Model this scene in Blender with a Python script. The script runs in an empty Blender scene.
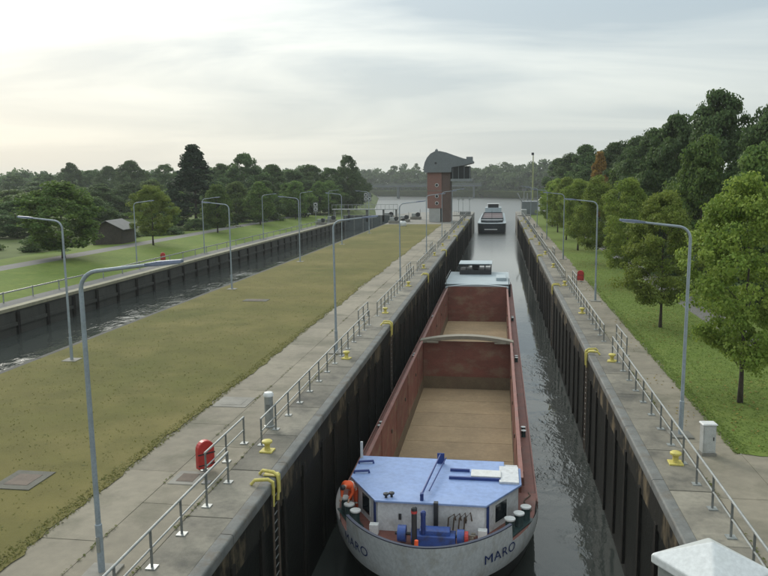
import bpy, math, random
import numpy as np
from mathutils import Vector, Matrix
R = math.radians
rnd = random.Random(7)
scene = bpy.context.scene
COL = scene.collection

# ------------------------------------------------------------------ camera
cd = bpy.data.cameras.new('camera'); cam = bpy.data.objects.new('camera', cd); COL.objects.link(cam)
F = 760.0
cd.sensor_fit = 'HORIZONTAL'; cd.sensor_width = 36.0; cd.lens = 36.0 * F / 768.0
cd.clip_start = 0.05; cd.clip_end = 9000
dv = Vector(((499 - 384) / F, -(180 - 288) / F, -1)).normalized()      # lock axis in camera space
uv = Vector((-0.011, 1, 0)); uv.z = -(uv.x * dv.x + uv.y * dv.y) / dv.z; uv.normalize()
rv = dv.cross(uv)
cam.matrix_world = Matrix.Translation((0, 0, 9.52)) @ Matrix((rv, dv, uv)).to_4x4()
scene.camera = cam

# ------------------------------------------------------------------ light
SUN_AZ, SUN_EL = R(-38), R(27)          # azimuth from the lock axis (+Y), negative = to the left
sundir = Vector((math.sin(SUN_AZ) * math.cos(SUN_EL), math.cos(SUN_AZ) * math.cos(SUN_EL), math.sin(SUN_EL)))
world = bpy.data.worlds.new('World'); scene.world = world; world.use_nodes = True
wn, wl = world.node_tree.nodes, world.node_tree.links
wn.clear()
def W(t, **k):
    n = wn.new(t)
    for a, b in k.items(): setattr(n, a, b)
    return n
sky = W('ShaderNodeTexSky', sky_type='NISHITA', sun_disc=False, sun_elevation=SUN_EL, sun_rotation=SUN_AZ, air_density=1.2, dust_density=2.0)
bg = W('ShaderNodeBackground'); wo = W('ShaderNodeOutputWorld'); tc = W('ShaderNodeTexCoord')
sep = W('ShaderNodeSeparateXYZ'); wl.new(tc.outputs['Generated'], sep.inputs[0])
def M2(op, a, b):
    n = W('ShaderNodeMath', operation=op)
    for i, v in enumerate((a, b)):
        if v is None: continue
        if isinstance(v, (int, float)): n.inputs[i].default_value = v
        else: wl.new(v, n.inputs[i])
    return n.outputs[0]
zz = M2('ADD', M2('MAXIMUM', sep.outputs[2], 0.0), 0.13)
cmb = W('ShaderNodeCombineXYZ')
wl.new(M2('DIVIDE', sep.outputs[0], zz), cmb.inputs[0]); wl.new(M2('DIVIDE', sep.outputs[1], zz), cmb.inputs[1])
mp = W('ShaderNodeMapping'); mp.inputs['Scale'].default_value = (0.55, 1.15, 1); mp.inputs['Location'].default_value = (3.1, 1.7, 0); mp.inputs['Rotation'].default_value = (0, 0, R(12))
wl.new(cmb.outputs[0], mp.inputs[0])
nz = W('ShaderNodeTexNoise'); nz.inputs['Scale'].default_value = 0.75; nz.inputs['Detail'].default_value = 6; nz.inputs['Roughness'].default_value = 0.52; nz.inputs['Distortion'].default_value = 0.8
wl.new(mp.outputs[0], nz.inputs['Vector'])
rmp = W('ShaderNodeValToRGB'); rmp.color_ramp.elements[0].position = 0.39; rmp.color_ramp.elements[1].position = 0.62
rmp.color_ramp.elements[0].color = (0.315, 0.375, 0.410, 1); rmp.color_ramp.elements[1].color = (0.565, 0.600, 0.580, 1)
wl.new(nz.outputs['Fac'], rmp.inputs[0])
# sunlight soaking through the layer around the sun's own direction
dt = W('ShaderNodeVectorMath', operation='DOT_PRODUCT'); dt.inputs[1].default_value = sundir
wl.new(tc.outputs['Generated'], dt.inputs[0])
gl = M2('MULTIPLY', M2('POWER', M2('MAXIMUM', dt.outputs['Value'], 0.0), 5.0), 0.07)
glow = W('ShaderNodeMix', data_type='RGBA', blend_type='ADD'); glow.inputs[0].default_value = 1.0
glc = W('ShaderNodeMix', data_type='RGBA', blend_type='MULTIPLY'); glc.inputs[0].default_value = 1.0
cg = W('ShaderNodeCombineColor')
for i in range(3): wl.new(gl, cg.inputs[i])
wl.new(cg.outputs[0], glc.inputs[6]); glc.inputs[7].default_value = (1.0, 0.97, 0.86, 1)
# thinner, paler layer towards the horizon, the same all round
hzn = W('ShaderNodeMapRange'); hzn.inputs[1].default_value = 0.0; hzn.inputs[2].default_value = 0.20; hzn.inputs[3].default_value = 0.7; hzn.inputs[4].default_value = 0.0
wl.new(sep.outputs[2], hzn.inputs[0])
hmx = W('ShaderNodeMix', data_type='RGBA'); wl.new(hzn.outputs[0], hmx.inputs[0]); wl.new(rmp.outputs[0], hmx.inputs[6]); hmx.inputs[7].default_value = (0.515, 0.550, 0.535, 1)
wl.new(hmx.outputs[2], glow.inputs[6])
wl.new(glc.outputs[2], glow.inputs[7])
skm = W('ShaderNodeMix', data_type='RGBA', blend_type='MULTIPLY'); skm.inputs[0].default_value = 1.0; skm.inputs[7].default_value = (0.10, 0.10, 0.10, 1)
wl.new(sky.outputs[0], skm.inputs[6])
mix = W('ShaderNodeMix', data_type='RGBA'); mix.inputs[0].default_value = 0.90
wl.new(skm.outputs[2], mix.inputs[6]); wl.new(glow.outputs[2], mix.inputs[7])
# standard overcast law: the layer is brighter overhead than at the horizon
wl.new(M2('ADD', M2('MULTIPLY', M2('MAXIMUM', sep.outputs[2], 0.0), 1.1), 0.92), bg.inputs['Strength'])
wl.new(mix.outputs[2], bg.inputs['Color'])
wl.new(bg.outputs[0], wo.inputs['Surface'])

sd = bpy.data.lights.new('sun', 'SUN'); sd.energy = 1.5; sd.angle = R(22); sd.color = (1.0, 0.95, 0.86)
sun = bpy.data.objects.new('sun', sd); COL.objects.link(sun)
sun.rotation_euler = (-sundir).to_track_quat('-Z', 'Y').to_euler()
vs = scene.view_settings
vs.view_transform = 'Standard'; vs.look = 'None'; vs.gamma = 1.0; vs.exposure = 0.45; vs.use_curve_mapping = False
scene.cycles.max_bounces = 6; scene.cycles.diffuse_bounces = 3; scene.cycles.glossy_bounces = 3
scene.cycles.transparent_max_bounces = 8; scene.cycles.volume_bounces = 2

# ------------------------------------------------------------------ materials
MATS = {}
def mat(name, col, rough=0.7, metal=0.0, var=0.0, vscale=1.0, col2=None, bump=0.0, bscale=20.0, stain=None, sscale=0.5, samt=0.5, objvar=0.0, spec=0.5, stretch=None, trans=0.0):
    if name in MATS: return MATS[name]
    m = bpy.data.materials.new(name); m.use_nodes = True
    n, l = m.node_tree.nodes, m.node_tree.links
    b = n['Principled BSDF']; b.inputs['Roughness'].default_value = rough; b.inputs['Metallic'].default_value = metal
    b.inputs['Specular IOR Level'].default_value = spec
    b.inputs['Base Color'].default_value = (*col, 1)
    geo = n.new('ShaderNodeNewGeometry'); vec = geo.outputs['Position']
    if stretch:
        mpn = n.new('ShaderNodeMapping'); mpn.inputs['Scale'].default_value = stretch; l.new(vec, mpn.inputs[0]); vec = mpn.outputs[0]
    cur = None
    def mixc(fac, a, bcol, mode='MIX'):
        x = n.new('ShaderNodeMix'); x.data_type = 'RGBA'; x.blend_type = mode
        if hasattr(fac, 'is_linked'): l.new(fac, x.inputs[0])
        else: x.inputs[0].default_value = fac
        for i, v in ((6, a), (7, bcol)):
            if hasattr(v, 'is_linked'): l.new(v, x.inputs[i])
            else: x.inputs[i].default_value = (*v, 1)
        return x.outputs[2]
    def noise(s, det=5, rgh=0.6):
        t = n.new('ShaderNodeTexNoise'); t.inputs['Scale'].default_value = s; t.inputs['Detail'].default_value = det; t.inputs['Roughness'].default_value = rgh
        l.new(vec, t.inputs['Vector']); return t.outputs['Fac']
    def ramp(src, a, c):
        mr = n.new('ShaderNodeMapRange'); mr.inputs[1].default_value = a; mr.inputs[2].default_value = c; l.new(src, mr.inputs[0]); return mr.outputs[0]
    cur = col
    if var > 0 or col2:
        c2 = col2 or tuple(max(0, c * (1 - var)) for c in col)
        cur = mixc(ramp(noise(vscale), 0.32, 0.68), cur, c2)
        cur = mixc(ramp(noise(vscale * 9, 3), 0.3, 0.7), cur, mixc(0.22, cur, (0.02, 0.02, 0.018)))
    if stain:
        f = ramp(noise(sscale, 7, 0.65), 0.5, 0.66)
        mm = n.new('ShaderNodeMath'); mm.operation = 'MULTIPLY'; mm.inputs[1].default_value = samt; l.new(f, mm.inputs[0])
        cur = mixc(mm.outputs[0], cur, stain)
    if objvar > 0:
        oi = n.new('ShaderNodeObjectInfo'); mr = n.new('ShaderNodeMapRange'); mr.inputs[3].default_value = 1 - objvar; mr.inputs[4].default_value = 1 + objvar
        l.new(oi.outputs['Random'], mr.inputs[0])
        hs = n.new('ShaderNodeHueSaturation'); l.new(mr.outputs[0], hs.inputs['Value'])
        if hasattr(cur, 'is_linked'): l.new(cur, hs.inputs['Color'])
        else: hs.inputs['Color'].default_value = (*cur, 1)
        cur = hs.outputs[0]
    if hasattr(cur, 'is_linked'): l.new(cur, b.inputs['Base Color'])
    if bump > 0:
        bp = n.new('ShaderNodeBump'); bp.inputs['Strength'].default_value = min(1, bump); bp.inputs['Distance'].default_value = 0.02
        l.new(noise(bscale, 4), bp.inputs['Height']); l.new(bp.outputs[0], b.inputs['Normal'])
    MATS[name] = m; return m

def leaf_mat(name, c1, c2, bright=1.0):
    m = bpy.data.materials.new(name); m.use_nodes = True
    n, l = m.node_tree.nodes, m.node_tree.links
    n.clear(); out = n.new('ShaderNodeOutputMaterial')
    at = n.new('ShaderNodeAttribute'); at.attribute_name = 'tint'
    oi = n.new('ShaderNodeObjectInfo')
    mx = n.new('ShaderNodeMix'); mx.data_type = 'RGBA'; mx.inputs[6].default_value = (*c1, 1); mx.inputs[7].default_value = (*c2, 1)
    l.new(at.outputs['Fac'], mx.inputs[0])
    hs = n.new('ShaderNodeHueSaturation'); l.new(mx.outputs[2], hs.inputs['Color'])
    mr = n.new('ShaderNodeMapRange'); mr.inputs[3].default_value = 0.8 * bright; mr.inputs[4].default_value = 1.2 * bright; l.new(oi.outputs['Random'], mr.inputs[0]); l.new(mr.outputs[0], hs.inputs['Value'])
    m2 = n.new('ShaderNodeMapRange'); m2.inputs[3].default_value = 0.503; m2.inputs[4].default_value = 0.516; l.new(oi.outputs['Random'], m2.inputs[0]); l.new(m2.outputs[0], hs.inputs['Hue'])
    d = n.new('ShaderNodeBsdfPrincipled'); d.inputs['Roughness'].default_value = 0.65; d.inputs['Specular IOR Level'].default_value = 0.25
    t = n.new('ShaderNodeBsdfTranslucent'); ms = n.new('ShaderNodeMixShader'); ms.inputs[0].default_value = 0.4
    l.new(hs.outputs[0], d.inputs['Base Color']); l.new(hs.outputs[0], t.inputs['Color'])
    l.new(d.outputs[0], ms.inputs[1]); l.new(t.outputs[0], ms.inputs[2]); l.new(ms.outputs[0], out.inputs['Surface'])
    return m

def water_mat(name, scale, dist, base, rough=0.04, stretch=(1, 0.45, 1), calm=0.12, wash=None, breeze=None):
    m = bpy.data.materials.new(name); m.use_nodes = True
    n, l = m.node_tree.nodes, m.node_tree.links; b = n['Principled BSDF']
    b.inputs['Base Color'].default_value = (*base, 1); b.inputs['Roughness'].default_value = rough; b.inputs['IOR'].default_value = 1.5
    g = n.new('ShaderNodeNewGeometry'); mpn = n.new('ShaderNodeMapping'); mpn.inputs['Scale'].default_value = stretch; l.new(g.outputs['Position'], mpn.inputs[0])
    hs = []
    for s, a, dd in ((scale, 1.0, 2), (scale * 3.1, 0.35, 2)):
        t = n.new('ShaderNodeTexNoise'); t.inputs['Scale'].default_value = s; t.inputs['Detail'].default_value = dd; t.inputs['Distortion'].default_value = 0.6; l.new(mpn.outputs[0], t.inputs['Vector'])
        k = n.new('ShaderNodeMath'); k.operation = 'MULTIPLY'; k.inputs[1].default_value = a; l.new(t.outputs['Fac'], k.inputs[0]); hs.append(k.outputs[0])
    ad = n.new('ShaderNodeMath'); ad.operation = 'ADD'; l.new(hs[0], ad.inputs[0]); l.new(hs[1], ad.inputs[1])
    # patches of calmer and rougher water
    t = n.new('ShaderNodeTexNoise'); t.inputs['Scale'].default_value = 0.16; t.inputs['Detail'].default_value = 3; l.new(g.outputs['Position'], t.inputs['Vector'])
    mr = n.new('ShaderNodeMapRange'); mr.inputs[1].default_value = 0.40; mr.inputs[2].default_value = 0.64; mr.inputs[3].default_value = calm; mr.inputs[4].default_value = 1.5; l.new(t.outputs['Fac'], mr.inputs[0])
    k = n.new('ShaderNodeMath'); k.operation = 'MULTIPLY'; l.new(ad.outputs[0], k.inputs[0]); l.new(mr.outputs[0], k.inputs[1])
    if breeze:
        s2 = n.new('ShaderNodeSeparateXYZ'); l.new(g.outputs['Position'], s2.inputs[0]); m3 = n.new('ShaderNodeMapRange'); m3.interpolation_type = 'SMOOTHSTEP'
        m3.inputs[1].default_value = breeze[0]; m3.inputs[2].default_value = breeze[1]; m3.inputs[3].default_value = rough; m3.inputs[4].default_value = breeze[2]; l.new(s2.outputs[1], m3.inputs[0]); l.new(m3.outputs[0], b.inputs['Roughness'])
    if wash:
        sx = n.new('ShaderNodeSeparateXYZ'); l.new(g.outputs['Position'], sx.inputs[0]); wm = n.new('ShaderNodeMapRange'); wm.interpolation_type = 'SMOOTHSTEP'
        wm.inputs[1].default_value = wash[0]; wm.inputs[2].default_value = wash[1]; wm.inputs[3].default_value = 1.0; wm.inputs[4].default_value = wash[2]; l.new(sx.outputs[1], wm.inputs[0])
        k2 = n.new('ShaderNodeMath'); k2.operation = 'MULTIPLY'; l.new(k.outputs[0], k2.inputs[0]); l.new(wm.outputs[0], k2.inputs[1]); k = k2
    bp = n.new('ShaderNodeBump'); bp.inputs['Strength'].default_value = 1.0; bp.inputs['Distance'].default_value = dist
    l.new(k.outputs[0], bp.inputs['Height']); l.new(bp.outputs[0], b.inputs['Normal'])
    return m

concrete = mat('concrete', (0.27, 0.255, 0.22), 0.85, var=0.3, vscale=0.35, bump=0.35, bscale=30, stain=(0.12, 0.115, 0.095), sscale=0.45, samt=0.6)
slabm = mat('coping_concrete', (0.235, 0.215, 0.17), 0.85, var=0.3, vscale=0.6, bump=0.4, bscale=28, stain=(0.065, 0.062, 0.052), sscale=0.42, samt=0.9, objvar=0.22)
pavem = mat('path_concrete', (0.27, 0.238, 0.178), 0.88, var=0.3, vscale=0.22, bump=0.4, bscale=25, stain=(0.10, 0.095, 0.062), sscale=0.26, samt=0.85, objvar=0.05)
steel_nose = mat('edge_steel', (0.17, 0.175, 0.165), 0.7, 0.1, var=0.4, vscale=1.5, stain=(0.10, 0.08, 0.055), sscale=1.2, samt=0.7, bump=0.3, bscale=8)
galv = mat('galvanised', (0.42, 0.44, 0.43), 0.45, 0.55, var=0.25, vscale=3, bump=0.05)
galv_dark = mat('galvanised_post', (0.24, 0.25, 0.24), 0.5, 0.4, var=0.3, vscale=3)
lampm = mat('lamp_paint', (0.33, 0.38, 0.42), 0.5, 0.1, var=0.2, vscale=2, stain=(0.2, 0.22, 0.2), sscale=3, samt=0.4)
lamphead = mat('lamp_head', (0.16, 0.19, 0.27), 0.45, 0.1, var=0.15)
lens = mat('lamp_lens', (0.7, 0.72, 0.72), 0.2)
yellow = mat('yellow_paint', (0.68, 0.58, 0.14), 0.55, var=0.2, vscale=4, stain=(0.30, 0.24, 0.10), sscale=5, samt=0.55)
red_plastic = mat('red_plastic', (0.50, 0.035, 0.03), 0.4, var=0.15, vscale=3)
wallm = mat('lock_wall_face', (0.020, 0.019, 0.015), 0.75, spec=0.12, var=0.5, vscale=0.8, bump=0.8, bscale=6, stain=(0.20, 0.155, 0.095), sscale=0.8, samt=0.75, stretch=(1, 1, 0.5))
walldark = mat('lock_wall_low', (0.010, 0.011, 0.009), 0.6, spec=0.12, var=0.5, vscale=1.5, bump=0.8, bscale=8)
fenderm = mat('fender_timber', (0.020, 0.018, 0.015), 0.8, spec=0.12, var=0.4, vscale=3, bump=0.6, bscale=15)
quaym = mat('quay_concrete', (0.055, 0.055, 0.045), 0.85, var=0.4, vscale=0.6, bump=0.6, bscale=10, stain=(0.02, 0.022, 0.018), sscale=0.5, samt=0.8, stretch=(1, 1, 0.4))
quaycap = mat('quay_cap', (0.30, 0.28, 0.19), 0.85, var=0.3, vscale=1.2)
rust = mat('rust_steel', (0.12, 0.085, 0.06), 0.8, var=0.4, vscale=4)
dark = mat('dark_metal', (0.02, 0.022, 0.025), 0.5)
white = mat('white_paint', (0.72, 0.73, 0.72), 0.45, var=0.08, vscale=3, stain=(0.45, 0.43, 0.38), sscale=2, samt=0.4)
glass_dark = mat('dark_glass', (0.012, 0.016, 0.02), 0.08, spec=0.6)
# barge
hull_black = mat('hull_black', (0.012, 0.013, 0.013), 0.5, var=0.3, vscale=1, stain=(0.05, 0.035, 0.02), sscale=0.8, samt=0.5)
hull_white = mat('hull_white', (0.88, 0.89, 0.89), 0.45, var=0.08, vscale=1.2, stain=(0.45, 0.41, 0.32), sscale=1.6, samt=0.45, bump=0.05, stretch=(1, 1, 0.5))
hull_navy = mat('hull_navy', (0.016, 0.032, 0.045), 0.45, var=0.3, vscale=1)
deck_red = mat('deck_red', (0.23, 0.085, 0.065), 0.65, var=0.3, vscale=1.0, stain=(0.14, 0.09, 0.075), sscale=1.3, samt=0.6, bump=0.15)
coam_out = mat('coaming_pink', (0.30, 0.125, 0.10), 0.6, var=0.25, vscale=0.9, stain=(0.2, 0.13, 0.11), sscale=1.1, samt=0.6)
hold_red = mat('hold_red', (0.25, 0.085, 0.06), 0.7, var=0.3, vscale=0.8, stain=(0.25, 0.17, 0.11), sscale=0.5, samt=0.75, bump=0.15, stretch=(1, 1, 1.8), objvar=0.1)
hold_low = mat('hold_wall_dusty', (0.20, 0.145, 0.085), 0.8, var=0.25, vscale=0.9, stain=(0.13, 0.08, 0.055), sscale=0.8, samt=0.6)
hold_floor = mat('hold_floor', (0.44, 0.315, 0.185), 0.85, var=0.22, vscale=0.5, stain=(0.32, 0.225, 0.13), sscale=0.45, samt=0.75, bump=0.2, objvar=0.09)
roof_blue = mat('roof_blue', (0.255, 0.36, 0.63), 0.5, var=0.08, vscale=0.5, stain=(0.30, 0.39, 0.60), sscale=0.6, samt=0.35, bump=0.05)
house_grey = mat('house_grey', (0.70, 0.71, 0.72), 0.5, var=0.12, vscale=1, stain=(0.3, 0.29, 0.27), sscale=1.4, samt=0.5)
trim_blue = mat('trim_blue', (0.02, 0.05, 0.22), 0.45, var=0.2, vscale=2)
winch_blue = mat('winch_blue', (0.03, 0.085, 0.33), 0.45, var=0.3, vscale=3, stain=(0.03, 0.03, 0.05), sscale=3, samt=0.6)
aft_blue = mat('aft_paleblue', (0.43, 0.50, 0.53), 0.55, var=0.1, vscale=1, stain=(0.35, 0.39, 0.4), sscale=1, samt=0.5)
beamm = mat('beam_tan', (0.30, 0.265, 0.205), 0.7, var=0.2, vscale=2)
bollardm = mat('bollard_green', (0.02, 0.05, 0.05), 0.45, var=0.3, vscale=4)
orange = mat('hivis_orange', (0.85, 0.11, 0.02), 0.7, var=0.15, vscale=6)
skinm = mat('skin', (0.45, 0.26, 0.18), 0.6)
# land
grass_dry = mat('grass_island', (0.168, 0.145, 0.054), 0.95, vscale=0.07, col2=(0.112, 0.114, 0.036), bump=0.8, bscale=25, stain=(0.200, 0.168, 0.068), sscale=0.13, samt=0.6, spec=0.1)
grass_fresh = mat('grass_lawn', (0.150, 0.195, 0.048), 0.95, vscale=0.2, col2=(0.110, 0.165, 0.032), bump=0.8, bscale=25, stain=(0.20, 0.225, 0.06), sscale=0.4, samt=0.5, spec=0.1)
landm = mat('land_green', (0.09, 0.12, 0.04), 0.95, vscale=0.02, col2=(0.13, 0.16, 0.055), bump=0.5, bscale=3, stain=(0.045, 0.06, 0.02), sscale=0.06, samt=0.8, spec=0.1)
asphalt = mat('asphalt', (0.16, 0.155, 0.145), 0.9, var=0.2, vscale=0.5, bump=0.3, bscale=40)
bark = mat('bark', (0.07, 0.055, 0.04), 0.9, var=0.4, vscale=6, bump=0.8, bscale=20)
leaf_maple = leaf_mat('leaf_maple', (0.150, 0.210, 0.032), (0.285, 0.335, 0.065))
leaf_mid = leaf_mat('leaf_mid', (0.080, 0.135, 0.028), (0.165, 0.225, 0.050))
leaf_dark = leaf_mat('leaf_dark', (0.058, 0.095, 0.032), (0.118, 0.168, 0.056))
leaf_conifer = leaf_mat('leaf_conifer', (0.022, 0.042, 0.020), (0.042, 0.070, 0.032))
leaf_orange = leaf_mat('leaf_orange', (0.20, 0.105, 0.022), (0.30, 0.17, 0.04))
leaf_shrub = leaf_mat('leaf_shrub', (0.075, 0.12, 0.04), (0.15, 0.20, 0.07))
# ------------------------------------------------------------------ mesh helpers
class MB:
    def __init__(s): s.v = []; s.f = []; s.mi = []
    def add(s, vs, fs, m=0):
        o = len(s.v); s.v += [tuple(p) for p in vs]; s.f += [tuple(i + o for i in q) for q in fs]; s.mi += [m] * len(fs); return s
    def box(s, c, d, rz=0, rx=0, ry=0, m=0, taper=1.0):
        hx, hy, hz = d[0] / 2, d[1] / 2, d[2] / 2
        mt = Matrix.Rotation(rz, 3, 'Z') @ Matrix.Rotation(ry, 3, 'Y') @ Matrix.Rotation(rx, 3, 'X'); c = Vector(c)
        vs = [c + mt @ Vector((x * hx * (taper if z > 0 else 1), y * hy * (taper if z > 0 else 1), z * hz)) for z in (-1, 1) for x, y in ((-1, -1), (1, -1), (1, 1), (-1, 1))]
        return s.add(vs, [(3, 2, 1, 0), (4, 5, 6, 7), (0, 1, 5, 4), (1, 2, 6, 5), (2, 3, 7, 6), (3, 0, 4, 7)], m)
    def bx(s, x0, x1, y0, y1, z0, z1, m=0): return s.box(((x0 + x1) / 2, (y0 + y1) / 2, (z0 + z1) / 2), (x1 - x0, y1 - y0, z1 - z0), m=m)
    def tube(s, pts, rad, n=8, cap=True, m=0):
        pts = [Vector(p) for p in pts]; k = len(pts)
        rs = rad if isinstance(rad, (list, tuple)) else [rad] * k
        rings = []; ref = None
        for i, p in enumerate(pts):
            t = (pts[min(i + 1, k - 1)] - pts[max(i - 1, 0)]).normalized()
            if ref is None or abs(ref.dot(t)) > 0.98: ref = Vector((0, 0, 1)) if abs(t.z) < 0.9 else Vector((1, 0, 0))
            a = ref.cross(t).normalized(); b = t.cross(a); ref = b
            rings.append([p + (a * math.cos(2 * math.pi * j / n) + b * math.sin(2 * math.pi * j / n)) * rs[i] for j in range(n)])
        return s.loft(rings, cap, m)
    def loft(s, rings, cap=True, m=0, closed=True):
        n = len(rings[0]); o = [p for r in rings for p in r]; fs = []
        for i in range(len(rings) - 1):
            for j in range(n if closed else n - 1):
                j2 = (j + 1) % n; fs.append((i * n + j, i * n + j2, (i + 1) * n + j2, (i + 1) * n + j))
        if cap: fs.append(tuple(range(n - 1, -1, -1))); fs.append(tuple((len(rings) - 1) * n + j for j in range(n)))
        return s.add(o, fs, m)
    def prism(s, poly, z0, z1, m=0):
        return s.loft([[(x, y, z0) for x, y in poly], [(x, y, z1) for x, y in poly]], True, m)
    def lathe(s, prof, c, n=14, m=0):
        c = Vector(c)
        return s.loft([[c + Vector((r * math.cos(2 * math.pi * j / n), r * math.sin(2 * math.pi * j / n), z)) for j in range(n)] for r, z in prof], True, m)
    def build(s, name, mats, parent=None, smooth=False, bevel=0, kind=None):
        me = bpy.data.meshes.new(name); me.from_pydata(s.v, [], s.f)
        if not isinstance(mats, (list, tuple)): mats = [mats]
        for q in mats: me.materials.append(q)
        me.polygons.foreach_set('material_index', s.mi)
        if smooth: me.polygons.foreach_set('use_smooth', [True] * len(s.f))
        me.update()
        o = bpy.data.objects.new(name, me); COL.objects.link(o)
        if parent: o.parent = parent
        if bevel:
            b = o.modifiers.new('bevel', 'BEVEL'); b.width = bevel; b.segments = 2; b.limit_method = 'ANGLE'
        if smooth:
            try: me.set_sharp_from_angle(angle=R(40))
            except Exception: pass
        if kind: o['kind'] = kind
        return o
def tag(o, label, cat, group=None):
    o['label'] = label; o['category'] = cat
    if group: o['group'] = group
    return o
def thing(name, label, cat, loc=(0, 0, 0), rz=0, group=None):
    o = bpy.data.objects.new(name, None); COL.objects.link(o); o.location = loc; o.rotation_euler = (0, 0, rz); o.empty_display_size = 0.3
    return tag(o, label, cat, group)
def inst(src, name, parent, loc=(0, 0, 0), rz=0, sc=(1, 1, 1)):
    o = src.copy(); o.name = name; COL.objects.link(o); o.parent = parent; o.location = loc; o.rotation_euler = (0, 0, rz); o.scale = sc; return o
def copy_tree(root, loc, rz=0, label=None, sc=None):
    r = root.copy(); COL.objects.link(r); r.location = loc; r.rotation_euler = (0, 0, rz)
    if sc: r.scale = sc
    if label: r['label'] = label
    for ch in list(root.children):
        c = ch.copy(); COL.objects.link(c); c.parent = r
        for g in list(ch.children):
            d = g.copy(); COL.objects.link(d); d.parent = c
    return r
def struct(o): o['kind'] = 'structure'; return o
ORD = ['nearest', 'second', 'third', 'fourth', 'fifth', 'sixth', 'seventh', 'eighth', 'ninth', 'tenth', 'eleventh', 'twelfth', 'thirteenth', 'fourteenth', 'fifteenth', 'sixteenth']
TENS = {20: 'twenty', 30: 'thirty', 40: 'forty'}
def nth(i):
    if i < 16: return ORD[i]
    k = i + 1
    if k < 20: return {17: 'seventeenth', 18: 'eighteenth', 19: 'nineteenth'}[k]
    return TENS[k // 10 * 10][:-1] + 'ieth' if k % 10 == 0 else TENS[k // 10 * 10] + '-' + ('first' if k % 10 == 1 else ORD[k % 10 - 1])
def rank(items, key):
    order = sorted(items, key=key); return {id(q): i for i, q in enumerate(order)}

# ------------------------------------------------------------------ terrain and water
ZW, ZW2 = -5.9, -2.1            # lower water in the ship chamber and river / water in the left lock
XL, XR = -7.08, 4.92             # chamber edges
def sheet(name, poly, z, m, skirt=None, drop=-7.0, out=0.0):
    b = MB(); n = len(poly)
    b.add([(x, y, z) for x, y in poly], [tuple(range(n))])
    if skirt:
        for i, j in skirt:
            (x0, y0), (x1, y1) = poly[i], poly[j]
            nx, ny = (y1 - y0), -(x1 - x0); L = math.hypot(nx, ny); nx, ny = nx / L * out, ny / L * out
            b.add([(x0, y0, z), (x1, y1, z), (x1 + nx, y1 + ny, drop), (x0 + nx, y0 + ny, drop)], [(0, 3, 2, 1)])
    return struct(b.build(name, m))
right_poly = [(8.45, -80), (3000, -80), (3000, 4200), (-3000, 4200), (-3000, 1250), (-500, 1020), (-130, 790), (-20, 700), (34, 600), (48, 480), (34, 330), (16, 250), (13, 228), (8.45, 226)]
sheet('right_bank_ground', right_poly, -0.03, grass_fresh, [(i, (i + 1) % len(right_poly)) for i in range(4, 13)], out=-9.0)
left_poly = [(-37.4, -80), (-37.4, 200), (-46, 240), (-78, 430), (-118, 700), (-500, 930), (-3000, 1080), (-3000, -80)]
# left bank: quay apron, gentle grass rise, path, then flat land
b = MB(); xs = [-37.4, -40.2, -45, -51, -53.8, -60, -3000]; zs = [0, 0.0, 0.35, 0.75, 0.8, 0.6, 0.5]
ys = [-80, 0, 40, 80, 120, 160, 200]
b.add([(x, y, z) for y in ys for x, z in zip(xs, zs)], [(j * 7 + i + 1, j * 7 + i, (j + 1) * 7 + i, (j + 1) * 7 + i + 1) for j in range(6) for i in range(6)],)
for q in range(len(b.mi)): b.mi[q] = [1, 0, 0, 1, 0, 2][q % 6]
struct(b.build('left_bank_ground', [grass_fresh, asphalt, landm]))
lp2 = [(-37.4, 200), (-46, 240), (-78, 430), (-118, 700), (-500, 930), (-3000, 1080), (-3000, 200)]
b = MB(); b.add([(x, y, 0.0 if x > -60 else 0.4) for x, y in lp2], [tuple(range(7))])
for i in range(5):
    (x0, y0), (x1, y1) = lp2[i], lp2[i + 1]
    b.add([(x0, y0, 0), (x1, y1, 0), (x1 + 9, y1 + 4, -7), (x0 + 9, y0 + 4, -7)], [(0, 1, 2, 3)])
struct(b.build('left_point_ground', landm))
# island between the locks
isl = [(-12.35, -80), (-12.35, 168), (-25.02, 168), (-25.02, -80)]
jy = [8 + 0.45 * k for k in range(356)]
wob = lambda y, a: a * (math.sin(y * .9) * .4 + math.sin(y * 2.3 + 1) * .35 + math.sin(y * .31 + 2) * .6) + rnd.uniform(-a, a) * .7
isl = [(-12.35, -80)] + [(-12.30 + wob(y, 0.13), y) for y in jy] + [(-12.35, 168), (-25.02, 168), (-25.02, -80)]
struct(sheet('island_grass', isl, 0.012, grass_dry))
b = MB(); b.prism([(-24.8, 168), (-12.35, 168), (-8.6, 168), (-8.6, 222), (-14, 238), (-26, 232), (-30, 214), (-25.4, 200), (-25.4, 168)], -7, -0.025); struct(b.build('island_head_paving', concrete))
# right side: widening of the pavement near the camera, footpath behind the trees
b = MB(); b.bx(8.42, 12.6, -60, 26.9, -0.4, -0.005); struct(b.build('side_pavement', pavem))
b = MB(); b.add([(13.6, -60, -0.015), (15.4, -60, -0.015), (15.6, 120, -0.015), (17, 240, -0.015), (15.2, 240, -0.015), (13.8, 120, -0.015)], [(0, 1, 2, 5), (5, 2, 3, 4)]); struct(b.build('footpath', asphalt))
lawn = [(13.4, 26.7)] + [(13.0 - .5 * k, 26.8 + rnd.uniform(-.12, .12)) for k in range(9)] + [(8.33 + 0.07 * math.sin(k * .7) + 0.06 * math.sin(k * .23) + rnd.uniform(-.07, .07), 27 + .45 * k) for k in range(440)] + [(13.4, 225)]
struct(sheet('lawn', lawn, 0.012, grass_fresh))
water_low = water_mat('water_chamber', 2.2, 0.05, (0.050, 0.057, 0.052), 0.05, wash=(35, 95, 0.06), breeze=(120, 232, 0.34))
water_up = water_mat('water_left_lock', 1.2, 0.06, (0.045, 0.051, 0.047), calm=0.35, wash=(60, 160, 0.3))
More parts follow.
